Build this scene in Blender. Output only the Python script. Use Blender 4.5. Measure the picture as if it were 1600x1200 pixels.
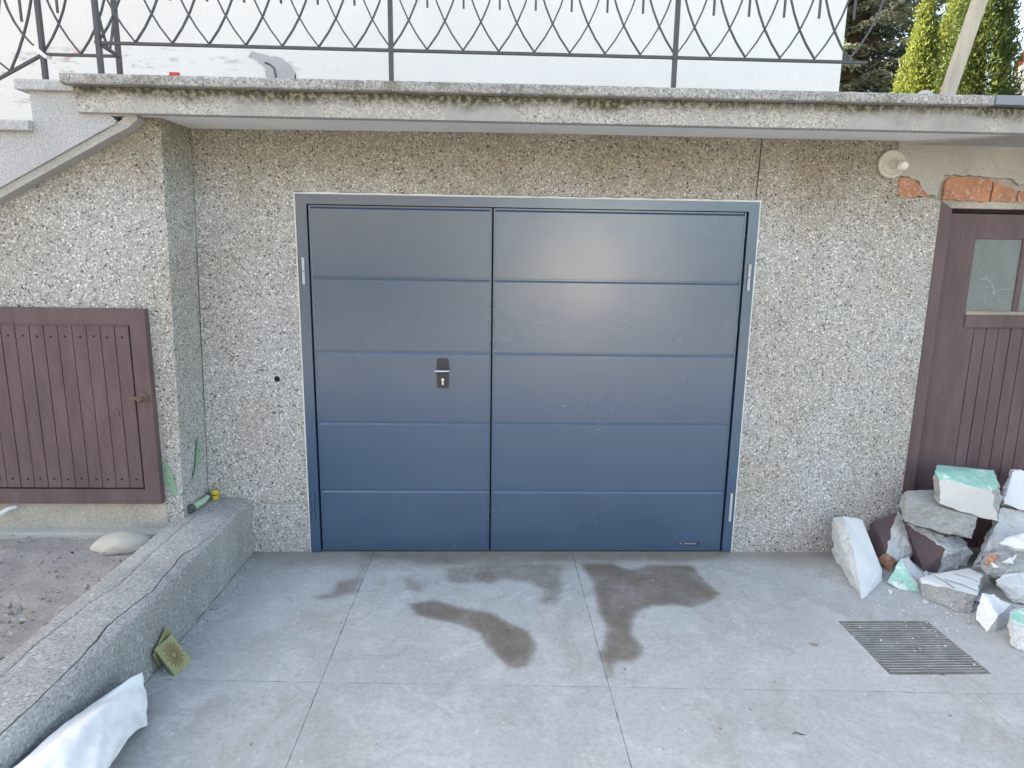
import bpy, bmesh, math, random
import numpy as np
from mathutils import Vector, Matrix, noise as mnoise

for o in list(bpy.data.objects):
    bpy.data.objects.remove(o)
scene = bpy.context.scene
C = scene.collection
random.seed(7)
rng = np.random.default_rng(11)
radians = math.radians

# ------------------------------------------------------------------ camera
cam_data = bpy.data.cameras.new('camera')
cam = bpy.data.objects.new('camera', cam_data)
C.objects.link(cam)
cam_data.sensor_width = 36.0
cam_data.lens = 1002.5 / 1600 * 36
cam_data.clip_end = 2000
cam_data.clip_start = 0.05
r_, d_, f_ = Vector((0.999423, -0.030498, 0.014921)), Vector((0.008967, -0.186755, -0.982366)), Vector((0.032747, 0.981933, -0.186374))
m = Matrix.Identity(4)
for i in range(3):
    m[i][0], m[i][1], m[i][2] = r_[i], -d_[i], -f_[i]
m.translation = (1.0379, -3.5379, 1.68)
cam.matrix_world = m
scene.camera = cam

# ------------------------------------------------------------------ sky, sun, exposure
SUN_EL, SUN_AZ = radians(36), radians(-62)       # behind the house, to the left
S = Vector((math.sin(SUN_AZ) * math.cos(SUN_EL), math.cos(SUN_AZ) * math.cos(SUN_EL), math.sin(SUN_EL)))
world = bpy.data.worlds.new('World')
scene.world = world
world.use_nodes = True
wn = world.node_tree
sky = wn.nodes.new('ShaderNodeTexSky')
sky.sky_type = 'NISHITA'
sky.sun_disc = False
sky.sun_elevation = SUN_EL
sky.sun_rotation = SUN_AZ
sky.air_density = 1.0
sky.dust_density = 3.0
sky.ozone_density = 1.0
wn.links.new(sky.outputs[0], wn.nodes['Background'].inputs[0])
wn.nodes['Background'].inputs[1].default_value = 0.15
sun = bpy.data.objects.new('sun', bpy.data.lights.new('sun', 'SUN'))
C.objects.link(sun)
sun.data.energy = 4.8
sun.data.angle = radians(0.53)
sun.data.color = (1.0, 0.94, 0.84)
sun.rotation_euler = S.to_track_quat('Z', 'Y').to_euler()
vs = scene.view_settings
vs.view_transform = 'Standard'
vs.look = 'None'
vs.gamma = 1.0
vs.use_curve_mapping = False
vs.exposure = 2.19
vs.use_white_balance = True
vs.white_balance_temperature = 7800
vs.white_balance_tint = 6
scene.cycles.max_bounces = 6
scene.cycles.diffuse_bounces = 4
scene.cycles.use_denoising = True
scene.cycles.use_adaptive_sampling = True
scene.cycles.adaptive_threshold = 0.02

# ------------------------------------------------------------------ material helpers
class Mat:
    def __init__(self, name, rough=0.8, spec=0.3):
        self.m = bpy.data.materials.new(name)
        self.m.use_nodes = True
        self.nt = self.m.node_tree
        self.b = self.nt.nodes['Principled BSDF']
        self.b.inputs['Roughness'].default_value = rough
        self.b.inputs['Specular IOR Level'].default_value = spec
        self.geo = None
    def n(self, t):
        return self.nt.nodes.new('ShaderNode' + t)
    def put(self, sock, v):
        if isinstance(v, bpy.types.NodeSocket):
            self.nt.links.new(v, sock)
        elif isinstance(v, (tuple, list)) and len(v) == 3 and sock.type == 'RGBA':
            sock.default_value = (*v, 1)
        else:
            sock.default_value = v
    def pos(self):
        if not self.geo:
            self.geo = self.n('NewGeometry')
        return self.geo.outputs['Position']
    def obj(self):
        return self.n('TexCoord').outputs['Object']
    def mapped(self, vec, scale=(1, 1, 1), rot=(0, 0, 0)):
        k = self.n('Mapping'); self.put(k.inputs['Vector'], vec)
        k.inputs['Scale'].default_value = scale; k.inputs['Rotation'].default_value = rot
        return k.outputs[0]
    def noise(self, scale, vec=None, detail=4, rough=0.55, out=0, dist=0.0):
        k = self.n('TexNoise'); self.put(k.inputs['Vector'], vec if vec is not None else self.pos())
        k.inputs['Scale'].default_value = scale; k.inputs['Detail'].default_value = detail
        k.inputs['Roughness'].default_value = rough; k.inputs['Distortion'].default_value = dist
        return k.outputs[out]
    def voro(self, scale, vec=None, feature='F1'):
        k = self.n('TexVoronoi'); self.put(k.inputs['Vector'], vec if vec is not None else self.pos())
        k.inputs['Scale'].default_value = scale; k.feature = feature
        return k
    def ramp(self, fac, stops, interp='LINEAR'):
        k = self.n('ValToRGB'); self.put(k.inputs[0], fac); cr = k.color_ramp; cr.interpolation = interp
        while len(cr.elements) < len(stops): cr.elements.new(0.5)
        for e, (p, c) in zip(cr.elements, stops):
            e.position = p; e.color = (*c, 1) if isinstance(c, tuple) else (c, c, c, 1)
        return k.outputs[0]
    def mix(self, fac, a, b, mode='MIX'):
        k = self.n('Mix'); k.data_type = 'RGBA'; k.blend_type = mode
        self.put(k.inputs[0], fac); self.put(k.inputs[6], a); self.put(k.inputs[7], b)
        return k.outputs[2]
    def math(self, op, a, b=0.0, c=None, clamp=False):
        k = self.n('Math'); k.operation = op; k.use_clamp = clamp
        self.put(k.inputs[0], a); self.put(k.inputs[1], b)
        if c is not None: self.put(k.inputs[2], c)
        return k.outputs[0]
    def sep(self, v, i):
        k = self.n('SeparateXYZ'); self.put(k.inputs[0], v)
        return k.outputs[i]
    def rng(self, v, a, b, c=0.0, d=1.0, smooth=True):
        k = self.n('MapRange'); k.interpolation_type = 'SMOOTHSTEP' if smooth else 'LINEAR'
        self.put(k.inputs[0], v)
        for i, q in enumerate((a, b, c, d)): k.inputs[i + 1].default_value = q
        return k.outputs[0]
    def attr(self, name):
        k = self.n('Attribute'); k.attribute_name = name
        return k.outputs['Fac']
    def color(self, v):
        self.put(self.b.inputs['Base Color'], v); return self
    def rough(self, v):
        self.put(self.b.inputs['Roughness'], v); return self
    def bump(self, h, strength=0.5, dist=0.01):
        k = self.n('Bump'); self.put(k.inputs['Height'], h)
        k.inputs['Strength'].default_value = strength; k.inputs['Distance'].default_value = dist
        self.put(self.b.inputs['Normal'], k.outputs[0]); return self

def pebble(name, scale=145, tint=(1.07, 1.07, 1.08), mortar=(.33, .323, .308), dark=0.055, stain_shade=False):
    M = Mat(name, 0.85, 0.2)
    wv = M.n('VectorMath'); wv.operation = 'MULTIPLY_ADD'
    M.put(wv.inputs[0], M.noise(70, detail=1, out=1)); wv.inputs[1].default_value = (.014, .014, .014); M.put(wv.inputs[2], M.pos())
    v = M.voro(scale, M.mapped(wv.outputs[0], (1, 1, 0.85)))
    rnd = M.sep(v.outputs['Color'], 0)
    col = M.ramp(rnd, [(0, (.07, .07, .07)), (dark, (.10, .10, .10)), (dark + .03, (.36, .357, .345)), (.32, (.44, .438, .425)),
                       (.6, (.51, .508, .495)), (.84, (.63, .628, .615)), (1, (.90, .90, .89))])
    gap = M.rng(M.math('ADD', v.outputs['Distance'], M.math('MULTIPLY', M.noise(210, detail=1), .25)), .60, .86, 0, .85)
    col = M.mix(gap, col, mortar)
    big = M.noise(1.3, detail=4)
    col = M.mix(M.rng(big, .35, .72), col, M.mix(1.0, col, (.88, .83, .76), 'MULTIPLY'))
    wear = M.noise(5.5, detail=5, rough=.7)
    col = M.mix(M.rng(wear, .52, .85, 0, .4), col, (.54, .535, .515))
    grime = M.noise(2.4, M.mapped(M.pos(), (1, 1, .45)), detail=5, rough=.65)
    col = M.mix(M.rng(grime, .54, .74, 0, .28), col, (.36, .33, .285))
    if stain_shade:      # olive stain plus painted shade, darkening the wall below the slab
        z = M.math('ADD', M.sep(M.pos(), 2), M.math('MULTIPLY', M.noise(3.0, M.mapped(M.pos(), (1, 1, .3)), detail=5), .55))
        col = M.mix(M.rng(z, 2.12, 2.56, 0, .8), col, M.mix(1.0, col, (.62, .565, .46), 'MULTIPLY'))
    M.color(M.mix(1.0, col, tint, 'MULTIPLY'))
    h = M.math('SUBTRACT', 1.0, v.outputs['Distance'])
    M.bump(h, .7, .006)
    return M.m

def concrete(name, base=(.37, .365, .355), var=.14, fleck=0.5, fine=150, stain=(.24, .22, .19), stainamt=.5, rough=.88, bump=.4):
    M = Mat(name, rough, 0.25)
    a = M.noise(2.2, detail=6, rough=.65)
    lo = tuple(x * (1 - var) for x in base); hi = tuple(min(1, x * (1 + var)) for x in base)
    col = M.ramp(a, [(.3, lo), (.7, hi)])
    g = M.noise(fine * 1.1, detail=2, rough=.8)
    fl = M.ramp(g, [(.28, .35), (.42, .85), (.55, 1.05), (.66, 1.35), (.8, 1.9)])
    col = M.mix(fleck, col, M.mix(1.0, col, fl, 'MULTIPLY'))
    if fleck > .3:
        v = M.voro(fine * .55)
        dot = M.math('MULTIPLY', M.rng(M.sep(v.outputs['Color'], 1), .80, .82), M.rng(v.outputs['Distance'], .34, .22))
        col = M.mix(M.math('MULTIPLY', dot, fleck * .8), col, (.62, .62, .61))
    s = M.noise(1.1, detail=6, rough=.7, dist=.6)
    col = M.mix(M.rng(s, .53, .72, 0, stainamt), col, stain)
    M.color(col)
    h = M.math('ADD', M.noise(90, detail=4, rough=.7), M.math('MULTIPLY', M.noise(9, detail=5), 1.5))
    M.bump(h, bump, .004)
    return M.m

def paint(name, col, rough=.5, spec=.4, var=.12, wear=None, wearlo=.68, scale=6, stretch=(1, 1, 1), bump=.12):
    M = Mat(name, rough, spec)
    vec = M.mapped(M.pos(), stretch)
    a = M.noise(scale, vec, detail=7, rough=.65)
    c = M.ramp(a, [(.3, tuple(x * (1 - var) for x in col)), (.7, tuple(min(1, x * (1 + var)) for x in col))])
    if wear:
        w = M.noise(scale * 7, vec, detail=8, rough=.75)
        c = M.mix(M.rng(w, wearlo, wearlo + .05), c, wear)
    M.color(c)
    M.rough(M.rng(a, .3, .7, max(0, rough - .08), min(1, rough + .1), False))
    M.bump(M.noise(scale * 20, vec, detail=4), bump, .003)
    return M.m

MT = {}
MT['pebble'] = pebble('pebbledash', stain_shade=True)
MT['pebble_pier'] = pebble('pebbledash_pier', tint=(1.03, 1.03, 1.03), stain_shade=True)
MT['plaster'] = concrete('grey_plaster', (.46, .445, .41), .16, .3, 90, (.31, .29, .245), .6, .92, .9)
MT['plaster_side'] = concrete('corner_plaster', (.42, .41, .39), .12, .4, 100, (.38, .36, .33), .5)
MT['soffit'] = concrete('soffit_paint', (.84, .84, .845), .04, .06, 200, (.60, .59, .57), .4, .8, .12)
MT['kerb'] = concrete('kerb_concrete', (.385, .38, .37), .18, .85, 80, (.29, .275, .25), .5, .92, .8)
MT['step'] = concrete('washed_concrete', (.45, .455, .465), .07, .7, 120, (.45, .44, .425), .3, .9, .5)
def fascia_mat():
    M = Mat('slab_edge_concrete', .9, .2)
    v = M.voro(170)
    g = M.sep(v.outputs['Color'], 0)
    peb = M.ramp(g, [(0, (.12, .115, .10)), (.08, (.2, .19, .17)), (.16, (.36, .35, .325)), (.6, (.46, .45, .425)), (1, (.68, .67, .64))])
    peb = M.mix(M.rng(M.noise(150, detail=2), .4, .6, 0, .5), peb, (.38, .37, .35))
    skin = M.ramp(M.noise(7, detail=6), [(.3, (.33, .325, .315)), (.7, (.44, .435, .425))])
    mask = M.rng(M.noise(2.3, detail=7, rough=.7), .42, .58)
    col = M.mix(mask, skin, peb)
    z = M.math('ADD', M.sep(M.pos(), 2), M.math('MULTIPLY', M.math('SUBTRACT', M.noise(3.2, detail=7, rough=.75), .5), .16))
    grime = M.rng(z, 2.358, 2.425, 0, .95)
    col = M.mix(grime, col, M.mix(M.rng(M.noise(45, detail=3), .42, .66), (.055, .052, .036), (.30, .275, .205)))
    M.color(col)
    M.bump(M.math('ADD', M.noise(120, detail=3), M.noise(20, detail=4)), .5, .004)
    return M.m
MT['fascia'] = fascia_mat()
def coping_mat():
    M = Mat('coping_terrazzo', .9, .2)
    v = M.voro(150)
    g = M.sep(v.outputs['Color'], 2)
    col = M.ramp(g, [(0, (.13, .13, .13)), (.14, (.22, .22, .218)), (.26, (.31, .305, .30)), (.65, (.40, .395, .39)), (.9, (.52, .515, .505)), (1, (.66, .655, .64))])
    col = M.mix(M.rng(M.noise(160, detail=2), .4, .6, 0, .45), col, (.36, .355, .35))
    col = M.mix(M.rng(M.noise(3.4, detail=7, rough=.75), .48, .68, 0, .75), col, (.13, .122, .095))
    M.color(col)
    M.bump(M.math('SUBTRACT', 1.0, v.outputs['Distance']), .5, .004)
    return M.m
MT['coping'] = coping_mat()
def white_wall_mat():
    M = Mat('white_render', .85, .25)
    a = M.noise(1.6, detail=7, rough=.7)
    col = M.ramp(a, [(.3, (.755, .745, .72)), (.7, (.825, .815, .79))])
    z = M.sep(M.pos(), 2)
    sc = M.noise(9, M.mapped(M.pos(), (.45, 1, 1.6)), detail=8, rough=.75)
    low = M.math('MULTIPLY', M.rng(sc, .54, .64), M.rng(z, 3.12, 2.98, 0, .75))
    xl = M.rng(M.sep(M.pos(), 0), .2, -.5)
    col = M.mix(M.math('MULTIPLY', low, xl), col, (.42, .41, .39))
    M.color(col)
    M.bump(M.noise(140, detail=4, rough=.7), .2, .004)
    return M.m
MT['white_wall'] = white_wall_mat()
MT['patch'] = concrete('bare_plaster', (.46, .46, .46), .1, .15, 120, (.38, .37, .36), .4)
def floor_mat():
    M = Mat('driveway_concrete', .8, .3)
    a = M.noise(1.5, detail=7, rough=.66, dist=.4)
    col = M.ramp(a, [(.28, (.39, .396, .39)), (.5, (.455, .462, .457)), (.72, (.51, .516, .51))])
    pat = M.noise(4.2, detail=7, rough=.75, dist=1.0)
    col = M.mix(M.rng(pat, .46, .68, 0, .55), col, (.61, .612, .602))
    pat3 = M.noise(1.9, M.mapped(M.pos(), (1.3, 1, 1), (0, 0, 1.1)), detail=7, rough=.72, dist=.5)
    col = M.mix(M.rng(pat3, .50, .68, 0, .6), col, (.38, .352, .315))
    pat2 = M.noise(3.1, M.mapped(M.pos(), (1, 1.7, 1), (0, 0, .5)), detail=7, rough=.75, dist=.8)
    col = M.mix(M.rng(pat2, .54, .70, 0, .55), col, (.33, .318, .305))
    fine = M.noise(45, detail=5, rough=.8)
    col = M.mix(1.0, col, M.ramp(fine, [(.3, .82), (.5, 1.0), (.7, 1.14)]), 'MULTIPLY')
    v = M.voro(42); sp = M.sep(v.outputs['Color'], 0)
    dot = M.math('MULTIPLY', M.rng(sp, .985, .987), M.rng(v.outputs['Distance'], .28, .18))
    col = M.mix(M.math('MULTIPLY', dot, .75), col, (.7, .7, .7))
    v2 = M.voro(17); sp2 = M.sep(v2.outputs['Color'], 1)
    dot2 = M.math('MULTIPLY', M.rng(sp2, .95, .955), M.rng(M.math('ADD', v2.outputs['Distance'], M.math('MULTIPLY', M.noise(90), .2)), .24, .17))
    col = M.mix(M.math('MULTIPLY', dot2, .7), col, (.13, .12, .10))
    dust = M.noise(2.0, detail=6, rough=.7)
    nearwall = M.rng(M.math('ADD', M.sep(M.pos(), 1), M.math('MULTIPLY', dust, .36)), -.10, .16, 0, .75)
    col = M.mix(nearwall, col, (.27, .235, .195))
    w = M.attr('wet')
    w = M.math('ADD', w, M.math('MULTIPLY', M.math('SUBTRACT', M.noise(11, detail=7, rough=.7), .5), .42))
    wet = M.math('MULTIPLY', M.rng(w, .12, .62), M.rng(w, .1, .95, .35, 1.0))
    wet = M.math('MULTIPLY', wet, M.rng(M.noise(5, detail=6, rough=.7), .2, .6, .6, 1.0))
    col = M.mix(wet, col, M.mix(1.0, col, (.45, .375, .315), 'MULTIPLY'))
    M.color(col)
    M.rough(M.math('SUBTRACT', .85, M.math('MULTIPLY', wet, .38)))
    M.bump(M.math('ADD', M.noise(75, detail=6, rough=.7), M.math('MULTIPLY', M.noise(7, detail=6), 2.0)), .32, .004)
    return M.m
MT['floor'] = floor_mat()
MT['joint_fill'] = concrete('joint_dirt', (.21, .20, .185), .35, .6, 60)
def door_mat():
    M = Mat('anthracite_coating', .3, 1.0)
    M.b.inputs['IOR'].default_value = 1.62
    col = M.mix(M.rng(M.noise(2.5, M.mapped(M.pos(), (1, 1, .6)), detail=3, rough=.5), .35, .8, 0, .35), (.031, .077, .150), (.039, .086, .158))
    M.color(col)
    r = M.noise(2.0, detail=5)
    M.rough(M.rng(r, .3, .7, .22, .28))
    M.bump(M.noise(2.6, M.mapped(M.pos(), (1, 1, 1.6)), detail=2), .07, .025)
    return M.m
MT['door'] = door_mat()
MT['seal'] = paint('white_sealant', (.80, .80, .78), .6, .3, .06)
MT['gap'] = paint('shadow_black', (.012, .014, .018), .7, .2)
MT['chrome'] = Mat('brushed_nickel', .28).color((.72, .73, .74)).m
MT['chrome'].node_tree.nodes['Principled BSDF'].inputs['Metallic'].default_value = 1.0
MT['hinge'] = paint('zinc_hinge', (.48, .50, .52), .45, .6, .05)
MT['black_plastic'] = paint('lock_plastic', (.045, .05, .058), .5, .4)
MT['badge_text'] = paint('badge_print', (.35, .38, .42), .5, .3)
MT['brown'] = paint('brown_paint', (.138, .093, .098), .62, .3, .24, (.25, .205, .205), .64, 5, (2.5, 2.5, .55), .35)
MT['brown_dark'] = paint('brown_paint_shadow_gap', (.05, .033, .036), .7, .2)
MT['worn_wood'] = paint('bare_weathered_wood', (.36, .30, .25), .85, .2, .25, (.15, .10, .10), .58, 9, (.3, 1, 3))
MT['pane'] = paint('clouded_glass', (.165, .19, .185), .4, .5, .2, (.30, .32, .31), .60, 5, (1, 1, 1), .15)
MT['iron'] = paint('grey_iron_paint', (.075, .079, .088), .5, .4, .2, (.17, .11, .08), .72, 14)
MT['rust'] = paint('rusty_iron', (.17, .115, .09), .8, .3, .25, (.28, .2, .16), .6, 20)
MT['brick'] = paint('orange_brick', (.47, .225, .14), .92, .2, .28, (.50, .42, .34), .54, 7, (1, 1, 1), .9)
MT['mortar'] = concrete('old_mortar', (.46, .43, .38), .22, .5, 90, (.33, .30, .25), .6, .95, 1.0)
MT['porcelain'] = paint('old_porcelain', (.60, .58, .52), .35, .5, .08)
MT['bulb'] = paint('opal_bulb', (.80, .80, .78), .25, .5, .02)
MT['metal_flash'] = paint('flashing_sheet', (.22, .24, .28), .45, .5, .08)
MT['grate'] = paint('galvanised_grating', (.36, .34, .32), .75, .35, .3, (.22, .16, .12), .62, 12)
MT['pit'] = paint('drain_pit', (.012, .011, .010), .95, .05)
MT['chunk_grey'] = concrete('broken_concrete', (.40, .40, .395), .18, .5, 95, (.32, .31, .29), .5, .95, 1.0)
MT['chunk_pale'] = concrete('broken_aerated_block', (.62, .63, .64), .10, .25, 120, (.52, .52, .51), .4, .95, .9)
MT['chunk_white'] = paint('white_wall_paint', (.78, .785, .785), .8, .2, .06, (.50, .49, .475), .64, 5, (1, 1, 1), .35)
MT['chunk_mint'] = paint('mint_wall_paint', (.36, .65, .53), .75, .25, .08, (.72, .82, .78), .53, 2.6, (1, 1, 1), .35)
MT['chunk_brown'] = paint('plum_wall_paint', (.115, .082, .092), .7, .25, .15, (.45, .42, .42), .69, 9)
MT['soil'] = concrete('dry_soil', (.37, .345, .325), .18, .35, 60, (.43, .405, .38), .5, .98, 1.2)
MT['rock'] = paint('pale_fieldstone', (.50, .465, .41), .75, .25, .18, (.36, .27, .17), .66, 5, (1, 1, 1), .3)
def sack_mat():
    M = Mat('white_sack_plastic', .5, .35)
    M.color(M.ramp(M.noise(6, detail=4), [(.3, (.955, .955, .95)), (.7, (.975, .975, .97))]))
    cr = M.n('TexNoise'); cr.noise_type = 'RIDGED_MULTIFRACTAL'; M.put(cr.inputs['Vector'], M.mapped(M.pos(), (1.4, .55, 1.4))); cr.inputs['Scale'].default_value = 7; cr.inputs['Detail'].default_value = 4
    M.bump(M.math('ADD', cr.outputs[0], M.noise(26, M.mapped(M.pos(), (1, .4, 1)), detail=4)), .45, .012)
    return M.m
MT['sack'] = sack_mat()
MT['tile'] = paint('olive_gold_glaze', (.37, .355, .18), .5, .4, .12, (.50, .48, .32), .62, 30)
MT['tile_dark'] = paint('tile_brown_print', (.23, .155, .07), .6, .3, .25)
MT['yellow'] = paint('yellow_plastic', (.62, .44, .05), .4, .4, .08)
MT['hose'] = paint('pale_green_hose', (.42, .56, .42), .5, .4, .1)
MT['dark_rubber'] = paint('grey_rubber', (.10, .115, .125), .7, .3)
MT['cable'] = paint('white_cable', (.66, .66, .64), .5, .4, .05)
MT['green_paint'] = paint('green_spray_paint', (.19, .40, .23), .8, .2, .3, (.44, .45, .42), .50, 22, (1, 1, 1), .8)
MT['red'] = paint('red_plastic', (.55, .05, .04), .5, .4)
MT['red_mark'] = paint('faded_red_mark', (.75, .45, .45), .8, .2, .1)
MT['pole'] = paint('pale_timber', (.50, .45, .37), .8, .2, .18, (.28, .24, .2), .66, 6, (3, 3, .6))
MT['bark'] = paint('bark', (.10, .075, .055), .95, .1, .3)
MT['roof'] = paint('red_roof', (.40, .075, .06), .7, .3, .15)
MT['beige'] = paint('beige_render', (.36, .34, .235), .9, .2, .08, scale=2)
MT['cream'] = paint('cream_render', (.72, .70, .65), .9, .2, .06, scale=2)
MT['glass'] = paint('window_glass', (.03, .04, .05), .1, .6)
MT['ground'] = concrete('yard_gravel', (.24, .225, .20), .22, .6, 40, (.17, .165, .12), .6, .95, .8)
MT['leaf_litter'] = paint('dry_leaves', (.33, .27, .19), .85, .2, .35, scale=30)
def leaf_mat(name, c0, c1, trans):
    M = Mat(name, .6, .3)
    info = M.attr('tone')
    col = M.ramp(info, [(0, c0), (1, c1)])
    M.color(col)
    t = M.n('BsdfTranslucent'); M.put(t.inputs[0], col)
    s = M.n('MixShader'); s.inputs[0].default_value = trans
    M.nt.links.new(M.b.outputs[0], s.inputs[1]); M.nt.links.new(t.outputs[0], s.inputs[2])
    M.nt.links.new(s.outputs[0], M.nt.nodes['Material Output'].inputs[0])
    return M.m
MT['thuja'] = leaf_mat('thuja_leaves', (.12, .165, .04), (.26, .31, .085), .42)
MT['thuja_shaded'] = leaf_mat('shaded_thuja_leaves', (.055, .09, .025), (.12, .155, .045), .35)  # darker copy of the thuja leaves, shade put into the colour
MT['spruce'] = leaf_mat('spruce_needles', (.055, .07, .055), (.17, .195, .15), .3)
MT['hedge'] = leaf_mat('hedge_leaves', (.04, .06, .02), (.09, .12, .04), .3)

# ------------------------------------------------------------------ object helpers
def link(name, me, parent=None, mats=None):
    o = bpy.data.objects.new(name, me)
    C.objects.link(o)
    if parent is not None: o.parent = parent
    if mats is not None and not me.materials:
        for q in (mats if isinstance(mats, (list, tuple)) else [mats]):
            me.materials.append(MT[q] if isinstance(q, str) else q)
    return o
def tag(o, label=None, cat=None, group=None, kind=None):
    if label: o['label'] = label
    if cat: o['category'] = cat
    if group: o['group'] = group
    if kind: o['kind'] = kind
    return o
def thing(name, label, cat, loc=(0, 0, 0), group=None):
    o = bpy.data.objects.new(name, None); C.objects.link(o); o.location = loc
    o.empty_display_size = .1
    return tag(o, label, cat, group)
def finish(name, bm, mats, parent=None, smooth=False, recalc=True):
    if recalc: bmesh.ops.recalc_face_normals(bm, faces=bm.faces[:])
    me = bpy.data.meshes.new(name); bm.to_mesh(me); bm.free()
    if smooth:
        for p in me.polygons: p.use_smooth = True
    o = link(name, me, parent, mats)
    if parent is not None and parent.type == 'EMPTY':
        o.location = -parent.location if parent.location.length else o.location
    return o
def box(bm, x0, x1, y0, y1, z0, z1, bevel=0.0, mi=0):
    vs_ = [bm.verts.new((x, y, z)) for z in (z0, z1) for y in (y0, y1) for x in (x0, x1)]
    fs = [(0, 2, 3, 1), (4, 5, 7, 6), (0, 1, 5, 4), (2, 6, 7, 3), (0, 4, 6, 2), (1, 3, 7, 5)]
    faces = [bm.faces.new([vs_[i] for i in f]) for f in fs]
    for f in faces: f.material_index = mi
    if bevel:
        es = list({e for f in faces for e in f.edges})
        bmesh.ops.bevel(bm, geom=es, offset=bevel, segments=2, affect='EDGES', profile=.6)
    return faces
def mbox(name, dims, mat, parent=None, bevel=0.0):
    bm = bmesh.new(); box(bm, *dims, bevel=bevel)
    return finish(name, bm, mat, parent)
def prism_y(bm, pts, y0, y1, mi=0):
    """pts (x, z) outline extruded from y0 (front) to y1"""
    a = [bm.verts.new((x, y0, z)) for x, z in pts]; b = [bm.verts.new((x, y1, z)) for x, z in pts]
    n = len(pts); fs = [bm.faces.new(a), bm.faces.new(b[::-1])]
    for i in range(n):
        fs.append(bm.faces.new((a[i], b[i], b[(i + 1) % n], a[(i + 1) % n])))
    for f in fs: f.material_index = mi
    return fs
def tube(bm, pts, rad, seg=8, cap=True):
    pts = [Vector(p) for p in pts]; rings = []
    rr = rad if isinstance(rad, (list, tuple)) else [rad] * len(pts)
    up = Vector((0, 0, 1))
    for i, p in enumerate(pts):
        t = (pts[min(i + 1, len(pts) - 1)] - pts[max(i - 1, 0)]).normalized()
        u = up if abs(t.dot(up)) < .95 else Vector((1, 0, 0))
        a = t.cross(u).normalized(); b = t.cross(a)
        rings.append([bm.verts.new(p + (a * math.cos(2 * math.pi * k / seg) + b * math.sin(2 * math.pi * k / seg)) * rr[i]) for k in range(seg)])
    for i in range(len(rings) - 1):
        for k in range(seg):
            bm.faces.new((rings[i][k], rings[i][(k + 1) % seg], rings[i + 1][(k + 1) % seg], rings[i + 1][k]))
    if cap: bm.faces.new(rings[0][::-1]); bm.faces.new(rings[-1])
def flatbar(bm, pts, w, d, dirv):
    """rectangular bar along pts; d = thickness along dirv, w = thickness across"""
    pts = [Vector(p) for p in pts]; dv = Vector(dirv).normalized(); rings = []
    for i, p in enumerate(pts):
        t = (pts[min(i + 1, len(pts) - 1)] - pts[max(i - 1, 0)]).normalized()
        a = t.cross(dv).normalized()
        rings.append([bm.verts.new(p + a * sx * w / 2 + dv * sy * d / 2) for sx, sy in ((-1, -1), (1, -1), (1, 1), (-1, 1))])
    for i in range(len(rings) - 1):
        for k in range(4):
            bm.faces.new((rings[i][k], rings[i][(k + 1) % 4], rings[i + 1][(k + 1) % 4], rings[i + 1][k]))
    bm.faces.new(rings[0][::-1]); bm.faces.new(rings[-1])
def lathe_y(bm, prof, cx, cy, cz, seg=32, mi=0):
    """profile (radius, y offset) revolved about the y axis through (cx, cy, cz)"""
    rings = []
    for r, y in prof:
        rings.append([bm.verts.new((cx + r * math.cos(2 * math.pi * k / seg), cy + y, cz + r * math.sin(2 * math.pi * k / seg))) for k in range(seg)])
    for i in range(len(rings) - 1):
        for k in range(seg):
            f = bm.faces.new((rings[i][k], rings[i][(k + 1) % seg], rings[i + 1][(k + 1) % seg], rings[i + 1][k])); f.material_index = mi
    f = bm.faces.new(rings[-1]); f.material_index = mi
    bm.faces.new(rings[0][::-1])
def rough_outline(pts, step=.02, amp=.006, seed=0):
    """closed outline with irregular broken edges"""
    out = []; n = len(pts)
    for i in range(n):
        a, b = Vector((*pts[i], 0)), Vector((*pts[(i + 1) % n], 0)); L = (b - a).length; k = max(1, int(L / step))
        for j in range(k):
            p = a.lerp(b, j / k); q = mnoise.noise_vector(Vector((p.x * 31 + seed, p.y * 31, seed * 1.7)))
            out.append((p.x + q.x * amp, p.y + q.y * amp))
    return out

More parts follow.
